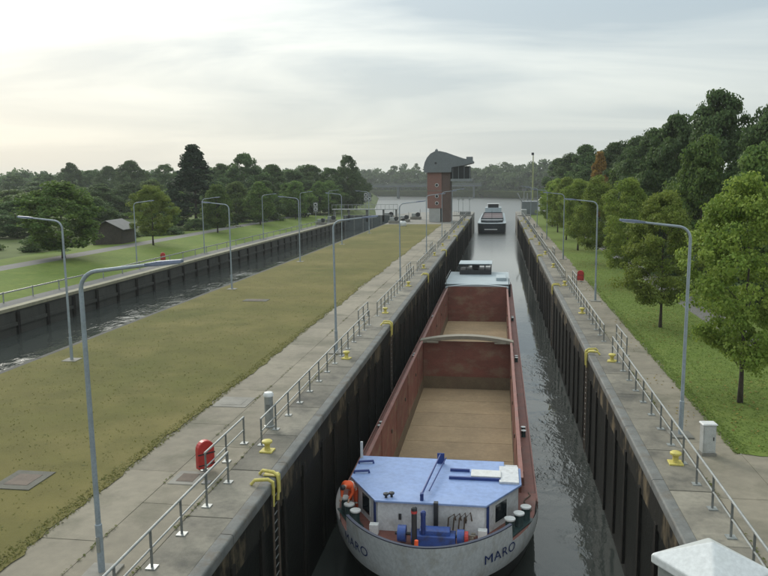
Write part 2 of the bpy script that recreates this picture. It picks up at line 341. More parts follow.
water_far = water_mat('water_river', 0.5, 0.004, (0.05, 0.056, 0.052), 0.34)
b = MB(); b.add([(-37.6, -40, ZW2), (-25, -40, ZW2), (-25, 185, ZW2), (-37.6, 185, ZW2)], [(0, 1, 2, 3)]); struct(b.build('left_lock_water', water_up))
b = MB(); b.add([(-3000, 180, ZW - 0.01), (300, 180, ZW - 0.01), (300, 1300, ZW - 0.01), (-3000, 1300, ZW - 0.01)], [(0, 1, 2, 3)]); struct(b.build('river_water', water_far))

# ------------------------------------------------------------------ lock chamber walls with coping
LAD_L = [22.6 + 27 * k for k in range(7)]          # ladders in the left wall, right wall
LAD_R = [42.3 + 27.2 * k for k in range(6)]
BOL_L = [25.2 + 14.4 * k for k in range(12)]
BOL_R = [25.7 + 14.7 * k for k in range(12)]
def slab_proto(name, dx, dy, dz, m, bev=0.02):
    o = MB().bx(0, dx, 0, dy, -dz, 0).build(name, m, bevel=bev); COL.objects.unlink(o); return o
rung_proto = MB().tube([(0, -0.2, 0), (0, 0.2, 0)], 0.018, 6).build('rung', galv_dark); COL.objects.unlink(rung_proto)
def lock_wall(side, x0, ladders, label):
    s = side                                        # s=+1: land to the right
    t = thing('lock_wall', label, 'wall', (0, 0, 0))
    def xb(a, c): return (min(x0 + s * a, x0 + s * c), max(x0 + s * a, x0 + s * c))
    # solid body, the top metre a lighter stained concrete, algae below
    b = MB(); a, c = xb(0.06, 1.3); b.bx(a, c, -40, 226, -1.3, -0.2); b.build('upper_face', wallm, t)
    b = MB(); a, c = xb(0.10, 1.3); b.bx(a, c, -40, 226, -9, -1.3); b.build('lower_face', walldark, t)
    # steel edge: rounded profile
    prof = [(0.0, -0.30), (0.0, -0.07), (0.012, -0.03), (0.035, -0.010), (0.07, 0.0), (0.36, 0.004), (0.36, -0.2), (0.07, -0.30)]
    sp = 5.4; k = int((226 - 8) / sp)
    b = MB(); pr = prof if s > 0 else prof[::-1]
    b.loft([[(x0 + s * px, y, pz) for px, pz in pr] for y in (0.0, sp - 0.03)]); e0 = b.build('steel_edge', steel_nose, t, smooth=True); e0.location = (0, 8, 0)
    for i in range(1, k): inst(e0, 'steel_edge', t, (0, 8 + i * sp, 0))
    # coping slabs
    a, c = xb(0.37, 1.72); sl = 3.6
    p0 = slab_proto('coping_slab', c - a, sl - 0.035, 0.3, slabm)
    for i in range(int(216 / sl)):
        o = inst(p0, 'coping_slab', t, (a, 9 + i * sl, rnd.uniform(-0.006, 0.006) - 0.004), 0)
    # fenders
    f0 = MB().box((0, 0, -3.0), (0.16, 0.30, 4.6)).build('fender', fenderm, bevel=0.02); COL.objects.unlink(f0)
    y = 9.5
    while y < 224:
        if all(abs(y - q) > 0.7 for q in ladders): inst(f0, 'fender', t, (x0 + s * 0.08, y, rnd.uniform(-0.5, 0.0)))
        y += rnd.uniform(2.3, 3.6)
    return t
lock_wall(-1, XL, LAD_L, 'dark stained lock chamber wall on the left of the loaded-empty barge, steel edged')['label'] = 'dark wet lock chamber wall left of the cargo barge, steel edged'
lock_wall(1, XR, LAD_R, 'dark wet lock chamber wall right of the open water, steel edged')
# pavement strips behind the coping, in slabs
def strip(name, xa, xc, y0, y1, sl, m, x_split=None):
    root = struct(bpy.data.objects.new(name, None)); COL.objects.link(root)
    cols = [(xa, xc)] if not x_split else [(xa, x_split - 0.007), (x_split + 0.007, xc)]
    for (u, v) in cols:
        p = slab_proto('paving_slab', v - u, sl - 0.014, 0.3, m, 0.012)
        off = 0 if u == xa else sl / 2
        for i in range(int((y1 - y0) / sl)):
            inst(p, 'paving_slab', root, (u, y0 + off + i * sl, -0.012 + rnd.uniform(-0.004, 0.004)))
    return root
strip('left_pavement', -12.95, XL - 1.735, 8, 168, 5.0, pavem, -10.55)
strip('right_pavement', XR + 1.735, 8.42, 8, 226, 5.0, pavem)
b = MB().bx(-12.95, XL - 1.735, -40, 226, -1, -0.33); struct(b.build('left_pavement_bed', concrete))
b = MB().bx(XR + 1.735, 8.42, -40, 226, -1, -0.33); struct(b.build('right_pavement_bed', concrete))
b = MB().bx(-12.33, XL - 1.735, 168, 226, -0.3, -0.012); struct(b.build('pier_paving', concrete))

# ladders: yellow guard plate over the edge, rungs in a dark recess
def ladder(x0, s, y, label, rungs=True):
    t = thing('lock_ladder', label, 'ladder', (x0, y, 0), 0, 'ladders in the lock walls')
    def pl(pts, y0, y1, nm, th=0.03):
        b = MB(); n = len(pts)
        b.loft([[(s * px, yy, pz) for px, pz in (pts if s > 0 else pts[::-1])] for yy in (y0, y1)]); return b.build(nm, yellow, t)
    # curved grab plates each side of the recess
    for sy in (-1, 1):
        b = MB()
        b.tube([(s * -0.03, sy * 0.26, -0.75), (s * -0.06, sy * 0.27, -0.2), (s * -0.05, sy * 0.28, 0.06), (s * 0.1, sy * 0.31, 0.16), (s * 0.5, sy * 0.42, 0.16), (s * 0.62, sy * 0.46, 0.02)], [0.055, 0.055, 0.06, 0.06, 0.055, 0.05], 8)
        b.build('grab_bar', yellow, t, smooth=True)
    pl([(-0.035, -0.62), (-0.035, -0.02), (0.02, 0.05), (0.45, 0.05), (0.45, 0.02), (0.03, 0.015), (-0.005, -0.03), (-0.005, -0.62)], 0.30, 0.62, 'guard_plate')
    b = MB(); b.bx(-0.02, 0.02, -0.34, -0.22, -5.6, -0.36); b.bx(-0.02, 0.02, 0.22, 0.34, -5.6, -0.36); b.v = [(vx - s * 0.03, vy, vz) for vx, vy, vz in b.v]; b.build('stile', rust, t)
    if rungs:
        for k in range(16): inst(rung_proto, 'rung', t, (s * -0.02, 0, -0.5 - k * 0.3))
    return t
for i, y in enumerate(LAD_L): ladder(XL, -1, y, f'{nth(i)} yellow topped ladder from the camera in the left chamber wall', i < 3)
for i, y in enumerate(LAD_R): ladder(XR, 1, y, f'{nth(i)} yellow topped ladder from the camera in the right chamber wall', i < 3)

# mooring bollards on the coping
bp_plate = MB().box((0, 0, 0.03), (0.46, 0.46, 0.06)).build('base_plate', yellow, bevel=0.015)
bp_body = MB().lathe([(0.12, 0.05), (0.10, 0.1), (0.095, 0.24), (0.12, 0.29), (0.19, 0.33), (0.19, 0.39), (0.15, 0.42), (0.0, 0.43)], (0, 0, 0), 14).build('bollard_head', yellow, smooth=True)
for o in (bp_plate, bp_body): COL.objects.unlink(o)
def quay_bollard(x, y, label):
    t = thing('mooring_bollard', label, 'bollard', (x, y, -0.004), rnd.uniform(-0.3, 0.3), 'yellow mooring bollards on the lock edges')
    inst(bp_plate, 'base_plate', t); inst(bp_body, 'bollard_head', t)
for i, y in enumerate(BOL_L): quay_bollard(XL - 1.02, y, f'{nth(i)} small yellow bollard from the camera on the left lock edge')
for i, y in enumerate(BOL_R): quay_bollard(XR + 1.05, y, f'{nth(i)} small yellow bollard from the camera on the right lock edge')

# railings
post_p = MB().tube([(0, 0, 0.03), (0, 0, 1.02)], 0.036, 8).build('post', galv_dark, smooth=True)
plate_p = MB().box((0, 0, 0.015), (0.26, 0.26, 0.03)).build('foot_plate', galv)
for o in (post_p, plate_p): COL.objects.unlink(o)
def railing(x, y0, y1, label, group):
    t = thing('railing', label, 'railing', (x, y0, -0.008), 0, group)
    L = y1 - y0; n = max(1, round(L / 1.76))
    for i in range(n + 1):
        p = inst(post_p, 'post', t, (0, i * L / n, 0)); inst(plate_p, 'foot_plate', p)
    for z, r in ((1.0, 0.034), (0.52, 0.025)):
        MB().tube([(0, -0.05, z), (0, L + 0.05, z)], r, 8).build('top_rail' if z > 0.9 else 'middle_rail', galv, t, smooth=True)
    return t
def rail_run(side, xo, xi, ladders, ystart, yend):
    sname = 'left' if side < 0 else 'right'
    prev = ystart; k = 0
    for i, y in enumerate(ladders):
        a, c = y - 0.3, y + 3.2
        if a > prev + 1: railing(xo, prev, a, f'{nth(k)} long stretch of steel railing from the camera along the {sname} lock edge', 'railings along the lock'); k += 1
        railing(xi, a - 0.1, c + 0.1, f'{nth(i)} short set-back railing from the camera behind a ladder on the {sname} lock edge', 'railings along the lock')
        prev = c
    if yend > prev + 1: railing(xo, prev, yend, f'farthest stretch of steel railing along the {sname} lock edge', 'railings along the lock')
rail_run(-1, -8.5, -9.2, LAD_L, 9.5, 205)
rail_run(1, 6.22, 6.95, LAD_R, 9.5, 205)

# ------------------------------------------------------------------ street lamps
def make_lamp():
    t = thing('street_lamp', 'lamp', 'street lamp')
    b = MB(); b.box((0, 0, 0.03), (0.8, 0.8, 0.06)); b.build('concrete_base', concrete, t, bevel=0.01)
    pts = [(0, 0, 0.05), (0, 0, 1.3), (0, 0, 1.32), (0, 0, 7.2)]; rs = [0.085, 0.085, 0.066, 0.055]
    for q in range(1, 7):
        a = q / 6 * R(84); pts.append((0.45 - 0.45 * math.cos(a), 0, 7.2 + 0.45 * math.sin(a))); rs.append(0.05)
    pts.append((1.75, 0, 7.80)); rs.append(0.04)
    MB().tube(pts, rs, 10).build('pole', lampm, t, smooth=True)
    b = MB(); b.loft([[(1.6, -0.05, 7.75), (1.6, 0.05, 7.75), (1.6, 0.05, 7.83), (1.6, -0.05, 7.83)], [(1.9, -0.11, 7.77), (1.9, 0.11, 7.77), (1.9, 0.09, 7.88), (1.9, -0.09, 7.88)], [(2.5, -0.11, 7.84), (2.5, 0.11, 7.84), (2.5, 0.08, 7.92), (2.5, -0.08, 7.92)]])
    hd = b.build('lamp_head', lamphead, t, bevel=0.015)
    b = MB(); b.loft([[(1.98, -0.085, 7.76), (1.98, 0.085, 7.76), (1.98, 0.085, 7.778), (1.98, -0.085, 7.778)], [(2.42, -0.085, 7.81), (2.42, 0.085, 7.81), (2.42, 0.085, 7.83), (2.42, -0.085, 7.83)]]); b.build('lens', lens, hd)
    b = MB(); b.box((0.0, -0.088, 0.8), (0.09, 0.02, 0.4)); b.build('access_door', galv, t)
    return t
lamp0 = make_lamp(); first = [True]
def lamp(x, y, rz, label, group, h=1.0, z=0):
    if first[0]:
        first[0] = False; r = lamp0; r.location = (x, y, z); r.rotation_euler = (0, 0, rz); r['label'] = label
    else: r = copy_tree(lamp0, (x, y, z), rz, label)
    r['group'] = group; r.scale = (1, 1, h); r.rotation_euler[0] = rnd.gauss(0, .004); r.rotation_euler[1] = rnd.gauss(0, .004)
    return r
for i, (x, y, h) in enumerate([(-9.62, 16.4, 0.985), (-8.95, 41, 0.97), (-9.3, 72, .97), (-9.4, 100, 1), (-9.4, 128, 1), (-9.4, 156, 1)]):
    lamp(x, y, R(2), f'{nth(i)} lamp post from the camera on the paved strip left of the barge', 'lamps left of the chamber', h, -0.012)
for i, (x, y) in enumerate([(6.8, 28.7), (7.6, 61), (7.7, 93), (7.7, 125), (7.7, 157), (7.7, 189)]):
    lamp(x, y, R(182), f'{nth(i)} lamp post from the camera right of the chamber, arm over the water', 'lamps right of the chamber', 1.02, -0.012)
for i, (x, y) in enumerate([(-23.05, 37.7), (-23.8, 65.3), (-23.7, 89), (-23.7, 114), (-23.7, 139)]):
    lamp(x, y, R(181), f'{nth(i)} lamp post from the camera at the left edge of the island grass', 'lamps on the island edge', 1.0, -0.02)
for i, (x, y) in enumerate([(-41.2, 82), (-39.8, 99), (-39.6, 125), (-39.6, 150), (-39.6, 176)]):
    lamp(x, y, R(0 if i % 2 == 0 else 4), f'{nth(i)} lamp post from the camera on the far quay left of the second lock', 'lamps on the far quay', 0.97, 0.0)

# ------------------------------------------------------------------ small things on the lock sides
def buoy_case(x, y, rz, label, z=-0.012):
    t = thing('lifebuoy_case', label, 'lifebuoy case', (x, y, z), rz, 'red lifebuoy cases')
    prof = [(-0.3, 0.55), (0.3, 0.55), (0.3, 1.2)] + [(0.3 * math.cos(a), 1.2 + 0.3 * math.sin(a)) for a in [R(q) for q in range(20, 180, 20)]] + [(-0.3, 1.2)]
    b = MB(); b.loft([[(px, yy, pz - .42) for px, pz in prof] for yy in (-0.11, 0.11)]); b.build('case', red_plastic, t, bevel=0.03)
    b = MB(); b.bx(-0.31, 0.31, -0.13, -0.10, 0.62, 0.66); b.bx(-0.31, 0.31, -0.13, -0.1, 0.25, 0.28); b.build('strap', dark, t)
    b = MB(); b.tube([(0, 0.15, 0.0), (0, 0.15, 0.95)], 0.04, 8); b.build('post', galv, t, smooth=True)
    b = MB(); b.box((0, 0.15, 0.015), (0.25, 0.25, 0.03)); b.build('foot_plate', galv, t)
buoy_case(-9.6, 23.15, R(50), 'red lifebuoy case with rounded top behind the nearest set-back railing on the left')
buoy_case(7.65, 72.6, R(-30), 'red lifebuoy case beyond the railing on the right lock side')
buoy_case(-41.0, 88.5, R(20), 'red lifebuoy case on the far quay of the second lock', 0.03)
# pillar and cabinet
t = thing('control_pillar', 'grey round topped control pillar behind the left railing', 'pillar', (-8.85, 27.9, -0.012))
MB().lathe([(0.2, 0.0), (0.2, 0.06), (0.17, 0.08), (0.17, 1.25)], (0, 0, 0), 16).build('column', galv, t, smooth=True)
MB().lathe([(0.20, 1.25), (0.20, 1.33), (0.16, 1.40), (0.0, 1.42)], (0, 0, 0), 16).build('cap', white, t, smooth=True)
MB().box((0.02, -0.172, 0.8), (0.16, 0.02, 0.3)).build('panel', galv_dark, t)
t = thing('control_cabinet', 'small light grey cabinet beside the nearest lamp post on the right', 'cabinet', (7.25, 26.75, -0.012), R(6))
cabm = mat('cabinet_grey', (0.48, 0.49, 0.47), 0.5, var=0.1, vscale=3, stain=(0.3, 0.3, 0.27), sscale=3, samt=.5)
MB().box((0, 0, 0.05), (0.5, 0.4, 0.1)).build('plinth', concrete, t)
MB().box((0, 0, 0.6), (0.44, 0.34, 1.0)).build('body', cabm, t, bevel=0.015)
MB().box((0, 0, 1.125), (0.52, 0.42, 0.05), taper=0.9).build('lid', white, t, bevel=0.01)
d = MB().box((0, -0.178, 0.6), (0.37, 0.016, 0.88)).build('door', cabm, t); MB().box((0.13, -0.195, 0.62), (0.03, 0.02, 0.12)).build('handle', dark, d)
# covers
def cover(x, y, dx, dy, label, m1, m2):
    t = thing('access_cover', label, 'cover', (x, y, -0.006 if x > -12.3 else 0.03))
    MB().bx(-dx / 2, dx / 2, -dy / 2, dy / 2, -0.1, 0.012).build('surround', m1, t, bevel=0.006)
    MB().bx(-dx * .3, dx * .3, -dy * .3, dy * .3, -0.05, 0.02).build('lid', m2, t, bevel=0.004)
cover(-9.95, 22.5, 0.95, 1.1, 'square rusty access cover in the left pavement near the red case', concrete, rust)
cover(-11.4, 31.0, 1.5, 1.5, 'pale square concrete cover in the left pavement by the grass', concrete, concrete)
cover(-15.2, 21.6, 1.35, 1.5, 'grey concrete pad with a cover in the island grass', mat('pad_grey', (0.13, 0.125, 0.10), 0.9, var=0.3, vscale=1.5, bump=0.3), rust)
cover(-19.5, 59, 2.0, 1.1, 'flat concrete cover in the island grass farther along', mat('pad_grey', (0.13, 0.125, 0.10)), rust)
# white tub on the island
t = thing('bulk_bag', 'white sack with a dark top standing on the island grass', 'sack', (-20.2, 161.6, -0.02))
MB().lathe([(0.62, 0), (0.74, 0.25), (0.74, 0.7), (0.6, 1.0), (0.35, 1.15)], (0, 0, 0), 10).build('body', white, t, smooth=True)
MB().lathe([(0.36, 1.12), (0.45, 1.3), (0.42, 1.6), (0.2, 1.75)], (0, 0, 0), 8).build('top', dark, t, smooth=True)

# ------------------------------------------------------------------ second lock walls
isl_wall = thing('lock_wall', 'island side wall of the second lock, mostly hidden by grass', 'wall')
MB().bx(-25.35, -24.78, -40, 182, -8, -0.05).build('face', quaym, isl_wall)
c0 = slab_proto('cap_stone', 0.36, 4.96, 0.2, quaym)
for i in range(32): inst(c0, 'cap_stone', isl_wall, (-25.4, 8 + 5 * i, 0.0))
qw = thing('lock_wall', 'far quay wall of the second lock with dark concrete panels', 'wall')
MB().bx(-38.2, -37.42, -40, 200, -8, -0.02).build('face', quaym, qw)
c1 = slab_proto('cap_stone', 0.75, 3.96, 0.28, quaycap); pile = MB().box((0, 0, -1.9), (0.22, 0.34, 3.2)).build('pile', fenderm); COL.objects.unlink(pile)
wale = MB().bx(-0.1, 0.05, 0, 3.9, -0.14, 0.14).build('waling_beam', quaym); COL.objects.unlink(wale)
for i in range(46):
    inst(c1, 'cap_stone', qw, (-38.05, 14 + 4 * i, 0.12)); inst(pile, 'pile', qw, (-37.36, 14 + 4 * i, 0)); inst(wale, 'waling_beam', qw, (-37.33, 14.05 + 4 * i, -1.25))
# low guard rail at the far quay
t = thing('guard_rail', 'low pale guard rail along the far quay of the second lock', 'guard rail', (-39.9, 40, 0))
gp = MB().box((0, 0, 0.45), (0.08, 0.08, 0.9)).build('post', galv); COL.objects.unlink(gp)
for i in range(36): inst(gp, 'post', t, (0, 4 * i, 0))
MB().bx(-0.03, 0.03, -0.2, 140.2, 0.74, 0.86).build('rail', galv, t)

# ------------------------------------------------------------------ cargo barge
BX, BY = -2.42, 24.2
def half(tt, L, B=4.15): 
    tt = max(0.0, min(tt, L)); return B * (1 - (1 - tt / L) ** 2) ** 0.54
def hull_pt(s, tt, z):          # s: side, tt: distance aft of the stem, z: height
    k = max(0, min(1, (z + 3.9) / 1.3)); lo = max(0, min(1, (-3.9 - z) / 2.0))
    y0 = -0.45 * k + 1.3 * lo ** 1.5
    L = 6.2 + 0.35 * k + 3.0 * lo
    return Vector((BX + s * half(tt - y0, L), BY + tt, z)), y0
ST = [0, 0.04, 0.12, 0.25, 0.45, 0.7, 1.0, 1.4, 1.9, 2.5, 3.2, 4.0, 5.0, 6.0, 7.5, 9.5]
def ring_at(z, stern=False):
    """closed plan outline at height z: starboard bow -> stern -> port"""
    k = max(0, min(1, (z + 3.9) / 1.3)); lo = max(0, min(1, (-3.9 - z) / 2.0))
    y0 = -0.45 * k + 1.3 * lo ** 1.5; L = 6.2 + 0.35 * k + 3.0 * lo
    right = [(BX + half(q, L), BY + y0 + q) for q in ST[1:]]
    sy = BY + 82
    right += [(BX + 4.15, sy - 8), (BX + 4.0, sy - 4), (BX + 3.3, sy - 1.2), (BX + 1.8, sy)]
    left = [(2 * BX - x, y) for x, y in right[::-1]]
    return [(BX, BY + y0)] + right + left
barge = thing('cargo_barge', 'long open cargo barge with blue foredeck roof and white bow in the chamber', 'barge', (0, 0, 0))
def hull_band(nm, z0, z1, m, steps=3):
    b = MB(); b.loft([[(x, y, z0 + (z1 - z0) * i / steps) for x, y in ring_at(z0 + (z1 - z0) * i / steps)] for i in range(steps + 1)], cap=False)
    return b.build(nm, m, barge, smooth=True)
hull_band('hull', -6.9, -4.35, hull_black, 5)
# white bow band, only around the bow; red brown strake on the sides
def partial_band(nm, z0, z1, q0, q1, m, offs=0.0, steps=3, both=True, thick=0.0):
    b = MB(); n = 26
    for i in range(steps):
        for j in range(n):
            pass
    pts = []
    for zi in range(steps + 1):
        z = z0 + (z1 - z0) * zi / steps
        k = max(0, min(1, (z + 3.9) / 1.3)); lo = max(0, min(1, (-3.9 - z) / 2.0)); y0 = -0.45 * k + 1.3 * lo ** 1.5; L = 6.2 + 0.35 * k + 3.0 * lo
        row = []
        for j in range(-n, n + 1):
            u = j / n; q = q1 * abs(u) ** 2; sgn = 1 if u >= 0 else -1
            row.append((BX + sgn * (half(q, L) + offs), BY + y0 + q - offs * (1 if q < 1 else 0), z))
        pts.append(row)
    if thick:
        for row in [[(BX + (x - BX) * (1 - thick / 4.15 * 1.2), y + thick * max(0, 1 - (y - BY) / 6), z) for x, y, z in r] for r in pts[::-1]]: pts.append(row)
    b.loft(pts, cap=False, closed=False)
    return b.build(nm, m, barge, smooth=True)
bowband = partial_band('bow_plating', -4.35, -3.32, 0, 6.2, hull_white)
partial_band('bulwark', -3.32, -2.62, 0, 2.15, hull_white, thick=0.12, steps=2)
partial_band('bulwark_rail', -2.63, -2.58, 0, 2.17, mat('rail_navy', (0.012, 0.02, 0.05), 0.5), thick=0.11, steps=1, offs=0.0)
# side strake aft of the bow band
b = MB()
rg = ring_at(-3.9)
for s in (-1, 1):
    pl = [(BX + s * 4.15, BY + 6.2), (BX + s * 4.15, BY + 74), (BX + s * 4.0, BY + 78), (BX + s * 3.3, BY + 80.8), (BX + s * 1.8, BY + 82)]
    for z0, z1, mi in ((-4.35, -3.88, 0),):
        b.loft([[(x, y, z0) for x, y in pl], [(x, y, z1) for x, y in pl]], cap=False, closed=False)
b.add([(BX - 1.8, BY + 82, -4.35), (BX + 1.8, BY + 82, -4.35), (BX + 1.8, BY + 82, -3.88), (BX - 1.8, BY + 82, -3.88)], [(0, 1, 2, 3)])
b.build('side_strake', coam_out, barge)
# water of the chamber, open where the hull floats
wr_ = ring_at(ZW); nh = (len(wr_) - 1) // 2
wR = [(BX, wr_[0][1] + .06)] + [(x - .05, y) for x, y in wr_[1:nh + 1]]; wL = [(2 * BX - x, y) for x, y in wR]
b = MB()
for ring, xe in ((wR, XR + .4), (wL, XL - .4)):
    pts = [(BX, -40)] + ring + [(BX, BY + 82), (BX, 232)]
    for (x0, y0), (x1, y1) in zip(pts, pts[1:]):
        if abs(y1 - y0) < 1e-6: continue
        q = [(x0, y0, ZW), (xe, y0, ZW), (xe, y1, ZW), (x1, y1, ZW)]; b.add(q if xe > 0 else q[::-1], [(0, 1, 2, 3)])
struct(b.build('chamber_water', water_low))
# decks
HW = 3.42                                # hold half width
def deck(nm, pts, z, m, th=0.05):
    b = MB(); b.prism(pts, z - th, z); return b.build(nm, m, barge)
fore = [(x, y) for x, y in ring_at(-3.6) if y < BY + 6.6]
fr = sorted([p for p in fore if p[0] > BX], key=lambda p: p[1]); fl = [(2 * BX - x, y) for x, y in fr]
deck('foredeck', [(BX, ring_at(-3.6)[0][1] + .1)] + [(BX + max(0, (x - BX) * .985 - .05), y + .09) for x, y in fr] + [(BX + 4.12, BY + 7.0)] + [(BX - 4.12, BY + 7.0)] + [(BX - max(0, (BX - x) * .985 - .05), y + .09) for x, y in fl[::-1]], -3.62, deck_red)
for s in (-1, 1):
    xa, xc = sorted((BX + s * 4.15, BX + s * (HW + 0.06)))
    MB().bx(xa, xc, BY + 7.0, BY + 75, -3.95, -3.88).build('side_deck', deck_red, barge)
    MB().bx(*sorted((BX + s * 4.17, BX + s * 4.11)), BY + 6.6, BY + 74, -3.9, -3.80).build('toe_rail', coam_out, barge)
deck('afterdeck', [(BX - 4.12, BY + 65), (BX + 4.12, BY + 65), (BX + 4.1, BY + 74), (BX + 3.3, BY + 80.7), (BX + 1.8, BY + 81.9), (BX - 1.8, BY + 81.9), (BX - 3.3, BY + 80.7), (BX - 4.1, BY + 74)], -3.86, deck_red)
# holds
H0, H1, H2 = 31.5, 59.3, 89.0
ZF, ZC = -7.0, -3.12
for s in (-1, 1):
    xi, xo = BX + s * HW, BX + s * (HW + 0.06)
    for k in range(10):
        y0 = H0 + k * 5.75; MB().bx(*sorted((xi + s * rnd.uniform(0, .012), xo)), y0, min(H2, y0 + 5.735), ZF + 0.9, ZC).build('hold_plate', hold_red, barge)
        MB().bx(*sorted((xi - s * 0.02, xo)), y0 + 5.70, min(H2, y0 + 5.78), ZF + 0.9, ZC - .003).build('weld_strip', hold_red, barge)
    MB().bx(*sorted((xi - s * 0.004, xo)), H0, H2, ZF, ZF + 0.9).build('hold_side_lower', hold_low, barge)
    MB().bx(*sorted((xi - s * 0.02, xo + s * 0.10)), H0, H2, ZC, ZC + 0.06).build('coaming_rail', coam_out, barge)
    MB().bx(*sorted((xo + s * 0.004, xo + s * 0.03)), H0, H2, -3.9, ZC - 0.002).build('coaming', coam_out, barge)
    bk = MB().box((0, 0, 0), (0.16, 0.05, 0.66), taper=0.6).build('coaming_bracket', coam_out, barge); bk.location = (xo + s * 0.10, H0 + 1, -3.5)
    for k in range(1, 19): inst(bk, 'coaming_bracket', barge, (xo + s * 0.10, H0 + 1 + k * 3.1, -3.5))
    eye = MB().box((0, 0, 0), (0.06, 0.16, 0.22)).build('lashing_eye', rust, barge, bevel=0.02); eye.location = (xi - s * 0.03, H0 + 3, -4.4)
    for k in range(1, 9): inst(eye, 'lashing_eye', barge, (xi - s * 0.03, H0 + 3 + k * 6.3, -4.4))
# floor plates
pw = 3.05
for k in range(int((H2 - H0) / pw) + 1):
    y0 = H0 + k * pw; y1 = min(H2, y0 + pw - 0.05)
    MB().bx(BX - HW, BX + HW, y0, y1, ZF - 0.05, ZF + rnd.uniform(0, 0.012)).build('floor_plate', hold_floor, barge)
# bulkhead between the holds, lower part dusty, arched hatch beam on top
MB().bx(BX - HW, BX + HW, H1, H1 + 0.12, ZF + 1.0, ZC - 0.02).build('bulkhead', hold_red, barge)
MB().bx(BX - HW, BX + HW, H1 - 0.006, H1 + 0.12, ZF, ZF + 1.0).build('bulkhead_lower', hold_low, barge)
b = MB(); rr = []
for j in range(17):
    u = j / 16 * 2 - 1; x = BX + u * (HW + 0.25); z = ZC + 0.10 + 0.42 * (1 - u * u); rr.append([(x, H1 - 0.35, z - 0.28), (x, H1 + 0.45, z - 0.28), (x, H1 + 0.45, z), (x, H1 - 0.35, z)])
b.loft(rr); b.build('hatch_beam', beamm, barge, bevel=0.02)
for s in (-1, 1): MB().bx(*sorted((BX + s * 2.2, BX + s * 3.1)), H1 - 0.50, H1 - 0.352, ZC - 0.06, ZC + 0.04).build('beam_bracket', beamm, barge)
MB().bx(BX - HW, BX + HW, H2, H2 + 0.12, ZF, ZC + 0.25).build('aft_bulkhead', hold_red, barge)
b = MB(); rr = []
for j in range(13):
    u = j / 12 * 2 - 1; x = BX + u * (HW + 0.3); z = ZC + 0.18 + 0.32 * (1 - u * u); rr.append([(x, H2 + 0.12, ZC), (x, H2 + 0.7, ZC), (x, H2 + 0.7, z), (x, H2 + 0.12, z)])
b.loft(rr); b.build('hatch_end', aft_blue, barge)
MB().bx(BX - HW, BX + HW, H0 - 0.12, H0, ZF, -3.3).build('fore_bulkhead', hold_red, barge)
# forward house
wall_poly = [(BX - 3.3, 31.3), (BX - 3.3, 29.1), (BX - 2.0, 27.0), (BX + 2.0, 27.0), (BX + 3.3, 29.1), (BX + 3.3, 31.3)]
MB().prism(wall_poly, -3.9, -2.45).build('deckhouse', house_grey, barge)
roof_poly = [(BX - 3.42, 31.45), (BX - 3.42, 29.05), (BX - 2.08, 26.86), (BX + 2.08, 26.86), (BX + 3.42, 29.05), (BX + 3.42, 30.75), (BX + 2.75, 30.75), (BX + 2.75, 31.45)]
rf = MB().prism(roof_poly, -2.45, -2.37).build('deckhouse_roof', roof_blue, barge, bevel=0.015)
def panel(nm, p0, p1, u0, u1, z0, z1, m, out=0.02, th=0.03, parent=None):
    p0, p1 = Vector(p0), Vector(p1); d = (p1 - p0); L = d.length; d /= L; nrm = Vector((d.y, -d.x))
    a, c = p0 + d * (u0 * L), p0 + d * (u1 * L)
    q = [a + nrm * out, c + nrm * out, c - nrm * (th - out), a - nrm * (th - out)]
    return MB().prism([(v.x, v.y) for v in q], z0, z1).build(nm, m, parent or barge)
CL, FL, FR_, CR = wall_poly[1], wall_poly[2], wall_poly[3], wall_poly[4]
for p0, p1, u0, u1 in ((CL, FL, 0.40, 0.68), (FR_, CR, 0.30, 0.62)):
    wf = panel('window_frame', p0, p1, u0 - 0.03, u1 + 0.03, -3.40, -2.62, white, 0.025)
    panel('window_pane', p0, p1, u0, u1, -3.35, -2.67, glass_dark, 0.04, parent=wf)
panel('corner_trim', CL, FL, 0.86, 0.93, -3.6, -2.5, trim_blue, 0.035); panel('corner_trim', FR_, CR, 0.06, 0.12, -3.6, -2.5, trim_blue, 0.035)
for x in (-1.15, 1.3): MB().box((BX + x, 26.97, -3.02), (0.10, 0.06, 0.22)).build('wall_vent', dark, barge)
# side locker and hatch on the roof
MB().bx(BX + 2.55, BX + 3.32, 29.0, 30.7, -2.375, -2.28).build('locker_lid', house_grey, barge, bevel=0.01)
MB().bx(BX + 1.42, BX + 2.62, 29.35, 30.05, -2.375, -2.22).build('roof_hatch', white, barge, bevel=0.02)
for y in (29.28, 30.12): MB().bx(BX + 0.55, BX + (2.6 if y < 30 else 1.35), y - 0.05, y + 0.05, -2.375, -2.26).build('hatch_track', trim_blue, barge)
ms = MB(); ms.tube([(BX - 0.35, 27.0, -2.15), (BX + 0.1, 31.0, -1.95)], [0.05, 0.03], 8); ms.build('folded_mast', trim_blue, barge, smooth=True)
MB().tube([(BX - 0.1, 27.6, -2.2), (BX + 0.32, 30.9, -2.1)], 0.025, 8).build('mast_stay', trim_blue, barge)
MB().box((BX - 0.33, 27.1, -2.25), (0.12, 0.16, 0.3)).build('mast_foot', trim_blue, barge)
MB().box((BX + 0.1, 30.9, -2.16), (0.3, 0.06, 0.5)).build('mast_crutch', trim_blue, barge)
MB().box((BX - 3.36, 31.2, -2.1), (0.1, 0.1, 0.9)).build('corner_post', white, barge)
for y in (29.4, 30.5): MB().tube([(BX - 3.35, y, -2.37), (BX - 3.35, y, -2.28), (BX - 2.75, y + .1, -2.26), (BX - 2.75, y + .1, -2.37)], 0.05, 7).build('roof_cleat', trim_blue, barge)
for x, y in ((-1.7, 27.15), (-1.5, 27.25)): MB().lathe([(0.05, 0), (0.05, 0.1), (0.11, 0.12), (0.11, 0.18), (0, 0.2)], (BX + x, y, -2.375), 10).build('roof_vent', dark, barge)
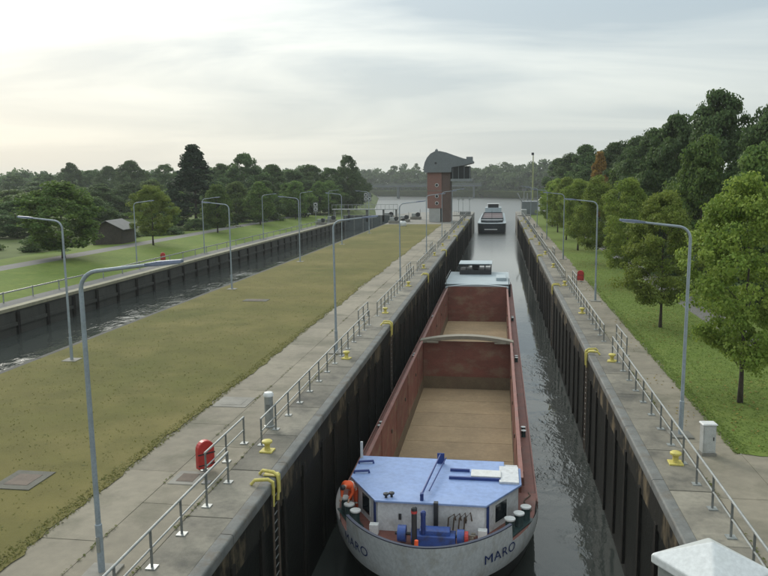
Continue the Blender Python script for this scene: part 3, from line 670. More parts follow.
# windlass
wz = -3.62
b = MB(); b.box((BX + 0.25, 26.0, wz + 0.25), (1.5, 0.6, 0.5)); b.box((BX + 0.25, 26.05, wz + 0.55), (1.1, 0.45, 0.2)); b.build('windlass_housing', winch_blue, barge, bevel=0.03)
for x, r, w in ((-0.95, 0.30, 0.3), (1.18, 0.25, 0.25), (-0.55, 0.36, 0.08)):
    MB().tube([(BX + x - w / 2, 26.0, wz + 0.42), (BX + x + w / 2, 26.0, wz + 0.42)], r, 16).build('windlass_drum', winch_blue, barge, smooth=True)
MB().tube([(BX - 1.2, 26.0, wz + 0.42), (BX + 1.4, 26.0, wz + 0.42)], 0.06, 8).build('windlass_shaft', dark, barge)
MB().tube([(BX + 1.32, 26.0, wz + 0.42), (BX + 1.45, 26.0, wz + 0.42)], 0.2, 14).build('windlass_brake', red_plastic, barge)
MB().lathe([(0.10, 0), (0.10, 1.35), (0.11, 1.36), (0.11, 1.55), (0.06, 1.6)], (BX - 0.47, 25.7, wz), 10).build('samson_post', dark, barge, smooth=True)
MB().lathe([(0.115, 1.36), (0.115, 1.45)], (BX - 0.47, 25.7, wz), 10).build('post_band', red_plastic, barge)
MB().lathe([(0.09, 0), (0.09, 1.2), (0.1, 1.22), (0.1, 1.35), (0.05, 1.4)], (BX - 0.16, 25.85, wz), 10).build('fairlead_post', trim_blue, barge, smooth=True)
MB().tube([(BX - 0.35, 25.1, wz), (BX - 0.33, 25.15, wz + 0.6)], 0.07, 8).build('chain_stopper', orange, barge)
MB().box((BX + 0.22, 26.85, wz + 0.85), (0.16, 0.2, 0.9)).build('ventilation_duct', dark, barge)
for k in range(4): 
    x = BX + 0.65 + 0.2 * k; MB().tube([(x, 26.93, wz + 0.2), (x + .04, 26.88, wz + 0.7), (x + 0.25, 26.9, wz + 0.85 + 0.03 * k), (x + 0.3, 26.93, wz + 0.6)], 0.03, 6).build('hose', rust, barge)
for x in (-2.1, 1.95): MB().box((BX + x, 26.7, wz + 0.2), (0.34, 0.26, 0.4)).build('deck_locker', white, barge, bevel=0.02)
for k in range(5): MB().tube([(BX + 1.6 + .1 * math.cos(a + k), 26.35 + .1 * k, wz + 0.03 + 0.04 * k) for a in (0, 1, 2, 3)], 0.035, 6).build('rope', beamm, barge)
# bollards at the bow, white caps
bb = MB().lathe([(0.2, 0), (0.17, 0.04), (0.17, 0.5)], (0, 0, 0), 16).build('bow_bollard', bollardm, barge, smooth=True); COL.objects.unlink(bb)
bc = MB().lathe([(0.21, 0.5), (0.215, 0.53), (0.21, 0.56), (0.0, 0.565)], (0, 0, 0), 16).build('bollard_cap', white, smooth=True); COL.objects.unlink(bc)
def bb_at(x, y, z, sc=1.0):
    o = inst(bb, 'bow_bollard', barge, (x, y, z), 0, (sc, sc, sc)); inst(bc, 'bollard_cap', o)
for q in ((2.95, 27.45), (3.30, 27.98), (3.58, 28.6)):
    for s in (-1, 1): bb_at(BX + s * q[0], q[1], -3.62)
for s in (-1, 1): MB().box((BX + s * 3.25, 27.9, -3.595), (0.5, 1.9, 0.05), rz=-s * R(28)).build('bollard_plate', bollardm, barge)
for y in (39.5, 56.3, 73):
    for s in (-1, 1):
        for dy in (-0.3, 0.3): bb_at(BX + s * 3.83, y + dy, -3.88, 0.62)
# rope on starboard deck
MB().tube([(BX + 3.7 + 0.14 * math.sin(k * 1.1), 29.2 + 0.25 * k, -3.6) for k in range(9)], 0.03, 6).build('rope', rust, barge)
# aft house and wheelhouse
MB().bx(BX - 3.75, BX + 3.75, 90.2, 102, -3.9, -2.75).build('aft_house', aft_blue, barge, bevel=0.05)
MB().bx(BX - 3.85, BX + 3.85, 90.0, 102.2, -2.75, -2.68).build('aft_roof', aft_blue, barge)
wx = BX - 0.5
MB().bx(wx - 2.05, wx + 2.05, 99.2, 103, -2.68, -2.1).build('wheelhouse_wall', dark, barge)
wh = MB().bx(wx - 2.15, wx + 2.15, 99.05, 103.2, -1.32, -1.24).build('wheelhouse_roof', aft_blue, barge, bevel=0.02)
for k in range(6):
    x = wx - 2.0 + 4.0 * k / 5
    for y in (99.25, 102.95): MB().bx(x - 0.05, x + 0.05, y - 0.04, y + 0.04, -2.1, -1.32).build('window_post', dark, barge)
MB().bx(wx - 1.9, wx + 1.9, 99.23, 99.26, -1.5, -1.32).build('window_blind', dark, barge)
MB().bx(wx - 0.45, wx + 0.45, 100.5, 100.9, -2.1, -1.45).build('helm_console', dark, barge)
for s in (-1, 1): MB().tube([(BX + s * 3.7, 90.2, -3.85), (BX + s * 3.7, 90.2, -2.0)], 0.05, 6).build('stanchion', galv, barge)
for s in (-1, 1): MB().tube([(BX + s * 3.7, 90.2, -2.02), (BX + s * 3.7, 98.5, -2.02)], 0.03, 6).build('house_rail', galv, barge)
MB().bx(BX + 2.2, BX + 3.4, 93, 96.5, -2.68, -2.3).build('roof_locker', aft_blue, barge, bevel=0.03)
MB().bx(BX - 2.6, BX + 0.6, 90.02, 90.2, -3.6, -3.1).build('aft_window', glass_dark, barge)
MB().tube([(BX + 3.75, 88, -3.85), (BX + 3.75, 88, -2.4)], 0.12, 8).build('ventilator', dark, barge)
# ship's name on both bows
def hull_text(body, side, s_mid, zc, size):
    cu = bpy.data.curves.new('lettering', 'FONT'); cu.body = body; cu.align_x = 'CENTER'; cu.align_y = 'CENTER'; cu.size = size; cu.space_character = 1.1; cu.offset = 0.0
    to = bpy.data.objects.new('lettering', cu); COL.objects.link(to); bpy.context.view_layer.update()
    me = bpy.data.meshes.new_from_object(to.evaluated_get(bpy.context.evaluated_depsgraph_get())); bpy.data.objects.remove(to)
    z = zc; k = max(0, min(1, (z + 3.9) / 1.3)); y0 = -0.45 * k; L = 6.2 + 0.35 * k
    qs = [i * 0.01 for i in range(621)]; P = [Vector((half(q, L), y0 + q)) for q in qs]; S = [0]
    for i in range(1, len(P)): S.append(S[-1] + (P[i] - P[i - 1]).length)
    for v in me.vertices:
        u = s_mid + side * v.co.x * (1 if side > 0 else 1)
        i = int(np.searchsorted(S, u)); i = max(1, min(len(P) - 1, i)); p = P[i]; tan = (P[i] - P[i - 1]).normalized(); nr = Vector((tan.y, -tan.x))
        zz_ = zc + v.co.y; kz = max(0, min(1, (zz_ + 3.9) / 1.3)); dy = -0.45 * (kz - k)
        v.co = (BX + side * (p.x + nr.x * 0.03), BY + p.y + dy + nr.y * 0.03, zz_)
    me.materials.append(trim_blue); o = bpy.data.objects.new('lettering', me); COL.objects.link(o); o.parent = barge
hull_text('MARO', 1, 3.12, -3.55, 0.58); hull_text('MARO', -1, 3.12, -3.55, 0.58)

# ------------------------------------------------------------------ second barge, coming up behind
ship = thing('cargo_barge', 'distant dark navy barge with white wheelhouse entering the lock', 'barge', (-1.95, 222, 0))
def plan(w, yb): return [(-w, 3.0 + yb), (-w * .93, 1.2 + yb), (-w * .6, 0.3 + yb), (0, yb), (w * .6, 0.3 + yb), (w * .93, 1.2 + yb), (w, 3 + yb), (w, 68), (w * .7, 72), (-w * .7, 72), (-w, 68)]
MB().loft([[(x, y, z) for x, y in plan(w, yb)] for w, yb, z in ((3.9, 1.2, -6.5), (4.05, 0.6, -5.2), (4.1, 0, -3.0))]).build('hull', hull_navy, ship)
MB().loft([[(x, y, z) for x, y in plan(4.13, -0.03)] for z in (-3.0, -2.86)]).build('bulwark', aft_blue, ship)
MB().bx(-2.1, 1.6, -0.25, 0.5, -4.75, -4.5).build('bow_stripe', white, ship)
MB().prism([(-3.2, 12), (-3.2, 5), (-1.5, 3), (1.5, 3), (3.2, 5), (3.2, 12)], -2.86, -2.2).build('deckhouse', hull_navy, ship)
for x0, x1, y0, y1 in ((-3.4, -3.2, 13, 55), (3.2, 3.4, 13, 55), (-3.2, 3.2, 13, 13.2), (-3.2, 3.2, 54.8, 55)): MB().bx(x0, x1, y0, y1, -2.86, -1.9).build('hold_coaming', hull_navy, ship)
for k in range(8): MB().bx(-3.2, 3.2, 13.3 + 5.2 * k, 18.4 + 5.2 * k, -2.86, -2.3 + .1 * (k % 2)).build('hatch_cover', mat('hatch_maroon', (0.10, 0.06, 0.065), 0.6, var=0.2), ship)
MB().bx(-2.9, 2.9, 57, 67, -2.86, -0.4).build('aft_house', aft_blue, ship)
MB().bx(-1.9, 1.9, 58, 61, -0.4, 0.9).build('wheelhouse', glass_dark, ship); MB().bx(-2.2, 2.2, 57.7, 61.3, 0.9, 1.05).build('wheelhouse_roof', white, ship)
MB().tube([(0, 4, -2), (0, 4, 0.5)], 0.06, 6).build('mast', dark, ship)

# ------------------------------------------------------------------ worker bending over the bow bollards
def skin_person(verts, edges, radii, root):
    me = bpy.data.meshes.new('person_body'); me.from_pydata(verts, edges, []); o = bpy.data.objects.new('person_body', me); COL.objects.link(o)
    sm = o.modifiers.new('skin', 'SKIN'); sb = o.modifiers.new('sub', 'SUBSURF'); sb.levels = 2; sb.render_levels = 2
    for i, r in enumerate(radii):
        me.skin_vertices[0].data[i].radius = (r, r) if not isinstance(r, tuple) else r; me.skin_vertices[0].data[i].use_root = (i == root)
    bpy.context.view_layer.update()
    m2 = bpy.data.meshes.new_from_object(o.evaluated_get(bpy.context.evaluated_depsgraph_get())); bpy.data.objects.remove(o); return m2
pv = [(0, 0, .90), (0, -.16, 1.06), (0, -.36, 1.18), (0, -.50, 1.20), (0, -.60, 1.20), (0, -.68, 1.17), (0, -.78, 1.12)]   # pelvis, belly, chest, neck base, neck, head, crown
pr_ = [.19, .195, .215, .13, .058, .095, .085]; pe = [(i, i + 1) for i in range(6)]
def add(p, r, j): pv.append(p); pr_.append(r); pe.append((j, len(pv) - 1)); return len(pv) - 1
for s in (-1, 1):
    a = add((s * .10, .0, .84), .13, 0); k = add((s * .14, -.06, .47), .095, a); an = add((s * .15, .02, .09), .05, k); add((s * .17, -.13, .04), .045, an)
    sh = add((s * .20, -.42, 1.14), .095, 3); el = add((s * .25, -.44, .90), .07, sh); wr = add((s * .17, -.60, .70), .045, el); pm = add((s * .19, -.67, .61), .036, wr)
    for q, (fx, ln) in enumerate(((-.03, .07), (-.01, .085), (.01, .08), (.03, .065))): f1 = add((s * .19 + fx, -.70, .57), .011, pm); add((s * .19 + fx, -.70 + .02, .57 - ln * .6), .009, f1)
    th = add((s * .19 - s * .045, -.65, .60), .012, pm); add((s * .19 - s * .06, -.68, .56), .010, th)
pm_ = skin_person(pv, pe, pr_, 0)
tr_dark = mat('work_trousers', (0.62, 0.08, 0.02), 0.8); stripe = mat('reflective_stripe', (0.65, 0.66, 0.6), 0.35); boots = mat('boots', (0.02, 0.02, 0.02), 0.6)
for q in (orange, tr_dark, stripe, skinm, boots): pm_.materials.append(q)
for p in pm_.polygons:
    c = p.center; mi = 0; p.use_smooth = True
    if c.y < -.60 and c.z > 1.0: mi = 3
    elif c.y < -.57 and c.z < .72: mi = 3
    elif c.z < .12: mi = 4
    elif c.z < .84 and abs(c.x) < .25 and c.y > -.25: mi = 2 if .30 < c.z < .37 else 1
    elif c.y > -.5 and (-.27 < c.y < -.20 or -.12 < c.y < -.06) and c.z > .85 and abs(c.x) < .2: mi = 2
    p.material_index = mi
per = thing('person', 'worker in orange high-visibility clothes bending over bollards at the barge bow', 'person', (BX - 3.27, 28.75, -3.63), R(-22))
po = bpy.data.objects.new('body', pm_); COL.objects.link(po); po.parent = per
MB().lathe([(0.105, 0), (0.112, 0.03), (0.1, 0.09), (0.06, 0.13), (0, 0.14)], (0, 0, 0), 12).build('cap', dark, per, smooth=True)
capo = [o for o in per.children if o.name.startswith('cap')][0]; capo.location = (0, -.735, 1.17); capo.rotation_euler = (R(55), 0, 0)

# ------------------------------------------------------------------ control tower
brick = bpy.data.materials.new('brick'); brick.use_nodes = True
n, l = brick.node_tree.nodes, brick.node_tree.links
bt = n.new('ShaderNodeTexBrick'); bt.inputs['Scale'].default_value = 4.0; bt.inputs['Color1'].default_value = (0.25, 0.105, 0.08, 1); bt.inputs['Color2'].default_value = (0.20, 0.085, 0.066, 1); bt.inputs['Mortar'].default_value = (0.2, 0.17, 0.15, 1)
g = n.new('ShaderNodeTexCoord'); mpn = n.new('ShaderNodeMapping'); mpn.inputs['Rotation'].default_value = (R(90), 0, 0); l.new(g.outputs['Object'], mpn.inputs[0]); l.new(mpn.outputs[0], bt.inputs['Vector']); l.new(bt.outputs[0], n['Principled BSDF'].inputs['Base Color']); n['Principled BSDF'].inputs['Roughness'].default_value = 0.85
brick_dark = mat('brick_brown', (0.125, 0.08, 0.066), 0.85, var=0.2, vscale=1)
zinc = mat('zinc_roof', (0.17, 0.19, 0.20), 0.5, 0.3, var=0.15, vscale=0.5)
tw = thing('control_tower', 'red brick lock control tower with curved grey roof and overhanging glazed cabin', 'tower', (-0.5, 0, 0))
MB().bx(-15.9, -12.6, 177, 183.5, 3.2, 11.4).build('brick_shaft', brick, tw)
MB().bx(-12.6, -10.6, 177.25, 183.5, 0, 11.4).build('stair_bay', brick_dark, tw)
MB().bx(-15.5, -12.9, 177.1, 183, 0, 3.2).build('white_base', mat('base_render', (0.42, 0.42, 0.40), 0.7, var=0.15, vscale=1), tw)
MB().bx(-15.95, -12.58, 176.95, 183.55, 7.15, 7.3).build('string_course', concrete, tw)
for z in (8.5, 5.95, 4.35):
    f = MB().tube([(-13.7, 176.9, z), (-13.7, 177.02, z)], 0.42, 20).build('round_window_frame', white, tw, smooth=True)
    MB().tube([(-13.7, 176.87, z), (-13.7, 176.9, z)], 0.32, 20).build('round_window_pane', glass_dark, f)
# curved roof cabin: profile in XZ extruded along Y
prof = [(-16.6, 11.4), (-16.7, 12.6), (-16.45, 13.7), (-15.9, 14.8), (-15.1, 15.7), (-14.1, 16.2), (-13.0, 16.25), (-11.5, 15.9), (-9.6, 15.2), (-7.6, 14.5), (-5.6, 14.1), (-5.3, 13.8), (-5.4, 13.45), (-7.4, 12.95), (-10.25, 12.5), (-10.3, 11.4)]
b = MB(); b.loft([[(x, y, z) for x, z in prof] for y in (176.4, 184)]); b.build('curved_roof', zinc, tw)
MB().bx(-10.28, -6.1, 176.9, 183.4, 9.9, 12.75).build('cabin_glazing', mat('cabin_glass', (0.01, 0.013, 0.014), 0.35, spec=0.2), tw)
for x in (-10.0, -8.7, -7.4, -6.15): MB().bx(x - .06, x + .06, 176.82, 176.92, 9.9, 12.9).build('mullion', zinc, tw)
MB().bx(-10.5, -5.7, 176.7, 183.6, 9.35, 9.9).build('cabin_floor', mat('tower_grey', (0.23, 0.25, 0.25), 0.6, var=0.1), tw)
MB().bx(-7, -5.6, 178.5, 182.5, 14.0, 14.9).build('roof_equipment', zinc, tw)
MB().lathe([(0.35, 0), (0.35, 0.5), (0, 0.8)], (-14, 180, 16.15), 10).build('roof_vent', zinc, tw)
MB().tube([(-13.9, 176.37, 13.5), (-13.9, 176.42, 13.5)], 0.28, 12).build('vent_disc', dark, tw)

# ------------------------------------------------------------------ gate heads of the big lock
t = thing('gate_tower', 'grey gate machinery tower at the far right end of the chamber', 'gate machinery', (0, 0, 0))
MB().bx(6.2, 10.6, 212, 221, -0.2, 3.6).build('machine_house', mat('machine_grey', (0.2, 0.22, 0.23), 0.6, var=0.2, vscale=0.5), t, bevel=0.05)
MB().bx(6.0, 7.4, 206, 212, -0.2, 1.6).build('winch_housing', galv, t, bevel=0.05)
for p0, p1 in (((6.2, 211, 3.6), (5.0, 211, 6.0)), ((10.4, 212, 3.6), (11.6, 212, 4.8)), ((6.9, 215, 3.6), (6.9, 215, 6.6)), ((8, 220, 3.6), (8, 220, 5.8))): MB().tube([p0, p1], 0.14, 8).build('strut', galv, t)
MB().box((6.9, 215, 6.7), (1.2, 0.5, 0.7)).build('signal_head', galv_dark, t)
MB().bx(6.3, 10.5, 211.9, 212.0, 4.5, 4.6).build('guard_rail', galv, t)
for k in range(6): MB().bx(6.3 + .82 * k, 6.36 + .82 * k, 211.92, 211.98, 3.6, 4.5).build('rail_post', galv, t)
t = thing('signal_mast', 'tall slender pale green mast with camera on top beside the far gate', 'mast', (9.6, 224, 0))
mastm = mat('mast_paint', (0.36, 0.38, 0.16), 0.5, var=0.1)
MB().tube([(0, 0, -0.1), (0, 0, 16.5)], [0.26, 0.13], 10).build('pole', mastm, t, smooth=True)
MB().box((-0.15, -0.1, 16.8), (0.7, 0.7, 0.7)).build('camera_head', dark, t, bevel=0.05)
MB().tube([(0, 0, 6), (-1.2, 0, 6.6)], 0.06, 6).build('side_arm', mastm, t)
t = thing('gate_pier', 'low concrete gate pier with railings at the far left end of the chamber', 'pier', (0, 0, 0))
MB().bx(-12.3, XL - 0.02, 206, 228, -8, 0.25).build('pier_body', concrete, t, bevel=0.05)
MB().bx(-10.5, -7.6, 208, 212, 0.25, 1.1).build('gate_winch', galv_dark, t, bevel=0.05)
for k in range(9): MB().tube([(-11.8 + .5 * k, 206.2, 0.2), (-11.8 + .5 * k, 206.2, 1.35)], 0.05, 6).build('rail_post', galv, t)
MB().tube([(-11.9, 206.2, 1.3), (-7.6, 206.2, 1.3)], 0.05, 6).build('rail', galv, t)
for x, y in ((-9.9, 214), (-8.2, 218), (-11.4, 220)): MB().tube([(x, y, 0.2), (x, y, 4.2)], 0.07, 6).build('signal_post', galv, t); MB().box((x, y, 4.4), (0.6, 0.3, 0.8)).build('signal_box', galv, t)
t = thing('gate_pier', 'low concrete gate pier at the far right end of the chamber', 'pier', (0, 0, 0))
MB().bx(XR + 0.02, 8.4, 205.5, 230, -8, 0.2).build('pier_body', concrete, t, bevel=0.05)
# gate and machinery of the second lock
t = thing('lock_gate', 'closed gate of the second lock with a walkway and railing on top', 'lock gate', (0, 0, 0))
MB().bx(-37.4, -25.4, 182, 183.2, -8, 1.4).build('gate_leaf', mat('gate_steel', (0.10, 0.12, 0.12), 0.6, var=0.3, vscale=0.8), t)
for k in range(6): MB().bx(-37 + 2.2 * k, -36.7 + 2.2 * k, 181.8, 182.0, -2.3, 1.4).build('gate_rib', galv_dark, t)
MB().bx(-40, -24, 181.2, 183.0, 2.75, 2.95).build('walkway', galv, t)
for k in range(17): MB().bx(-40 + k, -39.93 + k, 181.25, 181.32, 2.95, 4.0).build('rail_post', galv, t)
MB().bx(-40, -23.9, 181.24, 181.33, 3.95, 4.05).build('rail', galv, t)
for x in (-39.6, -36, -31.5, -27.5, -24.4): MB().bx(x - .2, x + .2, 182, 182.5, -0.2, 2.75).build('walkway_pillar', galv_dark, t)
def machine(x, y, label, sc=1.0):
    t = thing('gate_drive', label, 'gate machinery', (x, y, -0.02), rnd.uniform(-.3, .3), 'gate drives beside the second lock')
    MB().box((0, 0, 0.3 * sc), (2.4 * sc, 1.4 * sc, 0.6 * sc)).build('base', concrete, t, bevel=0.04)
    MB().box((-0.3 * sc, 0, 1.0 * sc), (1.2 * sc, 0.9 * sc, 0.8 * sc)).build('motor_housing', galv, t, bevel=0.06)
    MB().tube([(0.5 * sc, -.45 * sc, 1.1 * sc), (0.5 * sc, .45 * sc, 1.1 * sc)], 0.5 * sc, 16).build('gear_wheel', dark, t)
    MB().tube([(1.0 * sc, 0, .5 * sc), (1.0 * sc, 0, 2.3 * sc)], 0.06, 6).build('hand_lever', galv, t)
machine(-23.6, 172, 'gate drive with dark wheel nearest the island grass corner'); machine(-22.0, 179, 'gate drive behind the first one on the island'); machine(-27.4, 190, 'gate drive beyond the walkway on the island', 1.2); machine(-39.4, 178, 'gate drive on the far quay of the second lock'); machine(-20.5, 190, 'gate drive nearest the brick tower', 1.1); machine(-39.6, 168, 'gate drive on the far quay before the walkway', 0.9)
def signal(x, y, h, label, n=3):
    t = thing('ship_signal', label, 'signal', (x, y, 0)); MB().tube([(0, 0, -0.05), (0, 0, h)], 0.07, 6).build('pole', galv, t)
    pos = [(0, 0), (0, -0.95), (0.9, -0.95)][:n]
    MB().bx(-0.5, 0.5 if n < 3 else 1.35, 0.08, 0.14, h - 1.5, h + 0.6).build('board', galv_dark, t)
    for px, pz in pos:
        f = MB().tube([(px, 0.0, h + pz + .1), (px, 0.08, h + pz + .1)], 0.36, 16).build('light_ring', white, t); MB().tube([(px, -0.03, h + pz + .1), (px, 0, h + pz + .1)], 0.25, 14).build('light_lens', dark, f)
signal(-32.0, 183.4, 6.2, 'three-light ship signal above the gate walkway of the second lock'); [o for o in bpy.data.objects if o.name.startswith('ship_signal')][-1].location.z = 0
signal(-38.9, 160, 4.6, 'two-light ship signal on the far quay of the second lock', 2)

# ------------------------------------------------------------------ shed, cars, bridge
t = thing('shed', 'low dark wooden shed with grey gable roof behind the left bank trees', 'shed', (-57.6, 108, 0.5), R(8))
woodm = mat('shed_wood', (0.075, 0.062, 0.05), 0.9, var=0.3, vscale=2); roofg = mat('shed_roof', (0.17, 0.17, 0.165), 0.8, var=0.2, vscale=1.5)
pl0 = MB().box((0, 0, 1.25), (0.27, 0.06, 2.5)).build('wall_board', woodm); COL.objects.unlink(pl0)
for k in range(15): inst(pl0, 'wall_board', t, (-2.05 + 0.29 * k, -3.02 + rnd.uniform(-.01, .01), 0))
MB().bx(-2.15, 2.15, -2.98, 3, 0, 2.5).build('wall', woodm, t)
MB().loft([[(x, y, z) for x, z in ((-2.15, 2.5), (2.15, 2.5), (0, 3.6))] for y in (-3.0, 3.0)]).build('gable', woodm, t)
for s in (-1, 1): MB().add([(s * 2.6, -3.5, 2.3), (s * 2.6, 3.5, 2.3), (0, 3.5, 3.66), (0, -3.5, 3.66), (s * 2.6, -3.5, 2.38), (s * 2.6, 3.5, 2.38), (0, 3.5, 3.74), (0, -3.5, 3.74)], [(0, 1, 2, 3), (7, 6, 5, 4), (0, 4, 5, 1), (3, 2, 6, 7), (0, 3, 7, 4), (1, 5, 6, 2)]).build('roof_slope', roofg, t)
MB().bx(-0.5, 0.5, -3.09, -3.04, 0, 2.0).build('door', woodm, t)
def car(x, y, z, rz, m, label, van=False):
    t = thing('parked_car', label, 'car', (x, y, z), rz, 'parked cars')
    h = 1.9 if van else 1.45
    side = [(-2.1, .35), (2.1, .35), (2.15, .75), (1.95, .95), (1.1, 1.02), (.45, h - .05), (-1.6, h), (-2.05, 1.05), (-2.12, .7)]
    b = MB(); b.loft([[(px, yy * (0.86 if pz > 1.1 else 1), pz) for px, pz in side] for yy in (-.86, .86)]); b.build('body', m, t, bevel=0.06)
    for s in (-1, 1): MB().add([(px, s * (.755 + .11 * (1 - (pz - 1.02) / (h - 1.02))) + s * .02, pz) for px, pz in ((.95, 1.08), (.42, h - .15), (-1.5, h - .15), (-1.85, 1.1))], [(0, 1, 2, 3)]).build('side_window', glass_dark, t)
    MB().add([(1.12, -.66, 1.05), (1.12, .66, 1.05), (.53, .62, h - .12), (.53, -.62, h - .12)], [(0, 1, 2, 3)]).build('windscreen', glass_dark, t)
    MB().add([(-2.08, -.66, 1.1), (-2.08, .66, 1.1), (-1.68, .62, h - .1), (-1.68, -.62, h - .1)], [(3, 2, 1, 0)]).build('rear_window', glass_dark, t)
    for px in (-1.35, 1.35):
        for s in (-1, 1):
            w = MB().tube([(px, s * .72, .32), (px, s * .9, .32)], .32, 14).build('wheel', dark, t); MB().tube([(px, s * .9, .32), (px, s * .91, .32)], .19, 10).build('rim', galv, w)
    for s in (-1, 1): MB().box((2.1, s * .6, .75), (.12, .3, .16)).build('headlight', lens, t)
carw = mat('car_white', (0.72, 0.73, 0.73), 0.3); card = mat('car_dark', (0.02, 0.022, 0.025), 0.3); carb = mat('car_blue', (0.10, 0.16, 0.26), 0.3)
car(12.0, 171, -0.03, R(-100), carw, 'white car parked on the right bank beyond the row of trees', True)
car(14.0, 178, -0.03, R(-80), carw, 'second white car parked behind the first on the right bank')
car(-58.6, 196, 0.6, R(-60), carw, 'white car parked under trees on the left bank')
car(-49.8, 190, 0.75, R(-15), card, 'dark car parked on the left bank beside the second lock')
b = thing('road_bridge', 'long flat dark girder bridge crossing the river far behind the tower', 'bridge', (0, 0, 0))
brm = mat('bridge_steel', (0.10, 0.12, 0.12), 0.7, var=0.1, vscale=0.1)
br = MB().box((-140, 690, 5.0), (250, 9, 1.8), rz=R(-3)).build('girder', brm, b); MB().box((-140, 685.4, 6.9), (250, 0.3, 0.6), rz=R(-3)).build('parapet', brm, b)
for x in (-230, -160, -90, -22): MB().box((x, 690 - (x + 140) * math.tan(R(3)), -1.5), (1.6, 8, 11)).build('bridge_pier', brm, b)
# footbridge the picture is taken from: deck, post with pyramid cap, rails below the frame
b = thing('footbridge', 'footbridge with white pyramid capped railing post in the lower right corner', 'footbridge', (0, 0, 0))
MB().bx(-30, 20, -2.0, 1.62, 7.4, 7.72).build('deck', concrete, b)
pc = (0.404, 1.425)
MB().box((pc[0], pc[1], 8.25), (0.135, 0.135, 1.06), rz=R(33)).build('post', mat('post_grey', (0.24, 0.26, 0.25), 0.5, 0.1, var=0.15, vscale=20), b, bevel=0.004)
mt = MB(); q = Matrix.Rotation(R(33), 3, 'Z'); hh = 0.0765
base = [Vector((pc[0], pc[1], 0)) + q @ Vector((x * hh, y * hh, 0)) for x, y in ((-1, -1), (1, -1), (1, 1), (-1, 1))]
mt.add([(v.x, v.y, 8.782) for v in base] + [(v.x, v.y, 8.800) for v in base] + [(pc[0], pc[1], 8.842)], [(3, 2, 1, 0), (0, 1, 5, 4), (1, 2, 6, 5), (2, 3, 7, 6), (3, 0, 4, 7), (4, 5, 8), (5, 6, 8), (6, 7, 8), (7, 4, 8)])
mt.build('post_cap', mat('cap_white', (0.62, 0.64, 0.64), 0.35, var=0.06, vscale=12, stain=(0.5, 0.52, 0.5), sscale=9, samt=.4), b, bevel=0.003)
for z in (8.35, 8.1): MB().bx(-6, 6, 1.40, 1.43, z - .02, z + .02).build('rail', galv, b)
for x in (-29, 19): MB().bx(x - 0.6, x + 0.6, -1.8, 1.4, -0.3, 7.4).build('support_pier', concrete, b)

# ------------------------------------------------------------------ vegetation
rng = np.random.default_rng(11)
def leaf_mesh(name, centers, normals, size, m, aspect=0.75, clump_tint=None, jitter=0.35):
    n = len(centers); sz = size * rng.uniform(0.6, 1.35, n)
    nv = normals + rng.normal(0, 0.75, (n, 3)); nv /= np.linalg.norm(nv, axis=1)[:, None] + 1e-9
    a = np.cross(nv, rng.normal(0, 1, (n, 3))); a /= np.linalg.norm(a, axis=1)[:, None] + 1e-9
    b = np.cross(nv, a)
    a = a * sz[:, None] * 0.5; b = b * sz[:, None] * 0.5 * aspect
    bend = nv * sz[:, None] * 0.14
    v = np.stack([centers - a, centers - b + bend, centers + a * 0.9 - bend * .3, centers + b + bend], 1).reshape(-1, 3)
    me = bpy.data.meshes.new(name); me.vertices.add(4 * n); me.vertices.foreach_set('co', v.ravel().astype(np.float32))
    me.loops.add(4 * n); me.loops.foreach_set('vertex_index', np.arange(4 * n, dtype=np.int32))
    me.polygons.add(n); me.polygons.foreach_set('loop_start', np.arange(0, 4 * n, 4, dtype=np.int32)); 
    tint = (rng.uniform(0, 1, n) if clump_tint is None else np.clip(clump_tint + rng.normal(0, jitter, n), 0, 1))
    at = me.attributes.new('tint', 'FLOAT', 'FACE'); at.data.foreach_set('value', tint.astype(np.float32))
    me.materials.append(m); me.update(calc_edges=True); me.validate(); return me
def crown_points(shape, n, nclump, spread, fill=0.55, lob=0.22):
    """shape(u in [0,1]) -> (z, radius): clumps spread through an irregular volume"""
    ph = rng.uniform(0, 6.28, 6)
    C = []; T = []
    while len(C) < nclump:
        z, r = shape(rng.uniform()); 
        if rng.uniform() > (r + 0.15): continue
        th = rng.uniform(0, 6.283)
        rr = r * (1 + lob * math.sin(2 * th + ph[0] + z * .7) + lob * .7 * math.sin(3 * th + ph[1] - z * 1.1) + lob * 0.5 * math.sin(5 * th + ph[2] + z * 2))
        q = rng.uniform(fill, 1.0) ** 0.6
        C.append((math.cos(th) * rr * q, math.sin(th) * rr * q, z)); T.append(rng.uniform(0.1, 0.9))
    C = np.array(C); T = np.array(T); idx = rng.integers(0, nclump, n)
    cs = rng.uniform(0.6, 1.35, nclump)
    off = rng.normal(0, 1, (n, 3)); off /= np.linalg.norm(off, axis=1)[:, None]; off *= (rng.uniform(0.15, 1, n) ** 0.45)[:, None] * spread * cs[idx][:, None]; off[:, 2] *= 0.62
    P = C[idx] + off
    N = off / spread * 0.8 + np.stack([P[:, 0], P[:, 1], np.zeros(n)], 1) * 0.12 + np.array([0, 0, 0.55])
    return P, N, T[idx], C
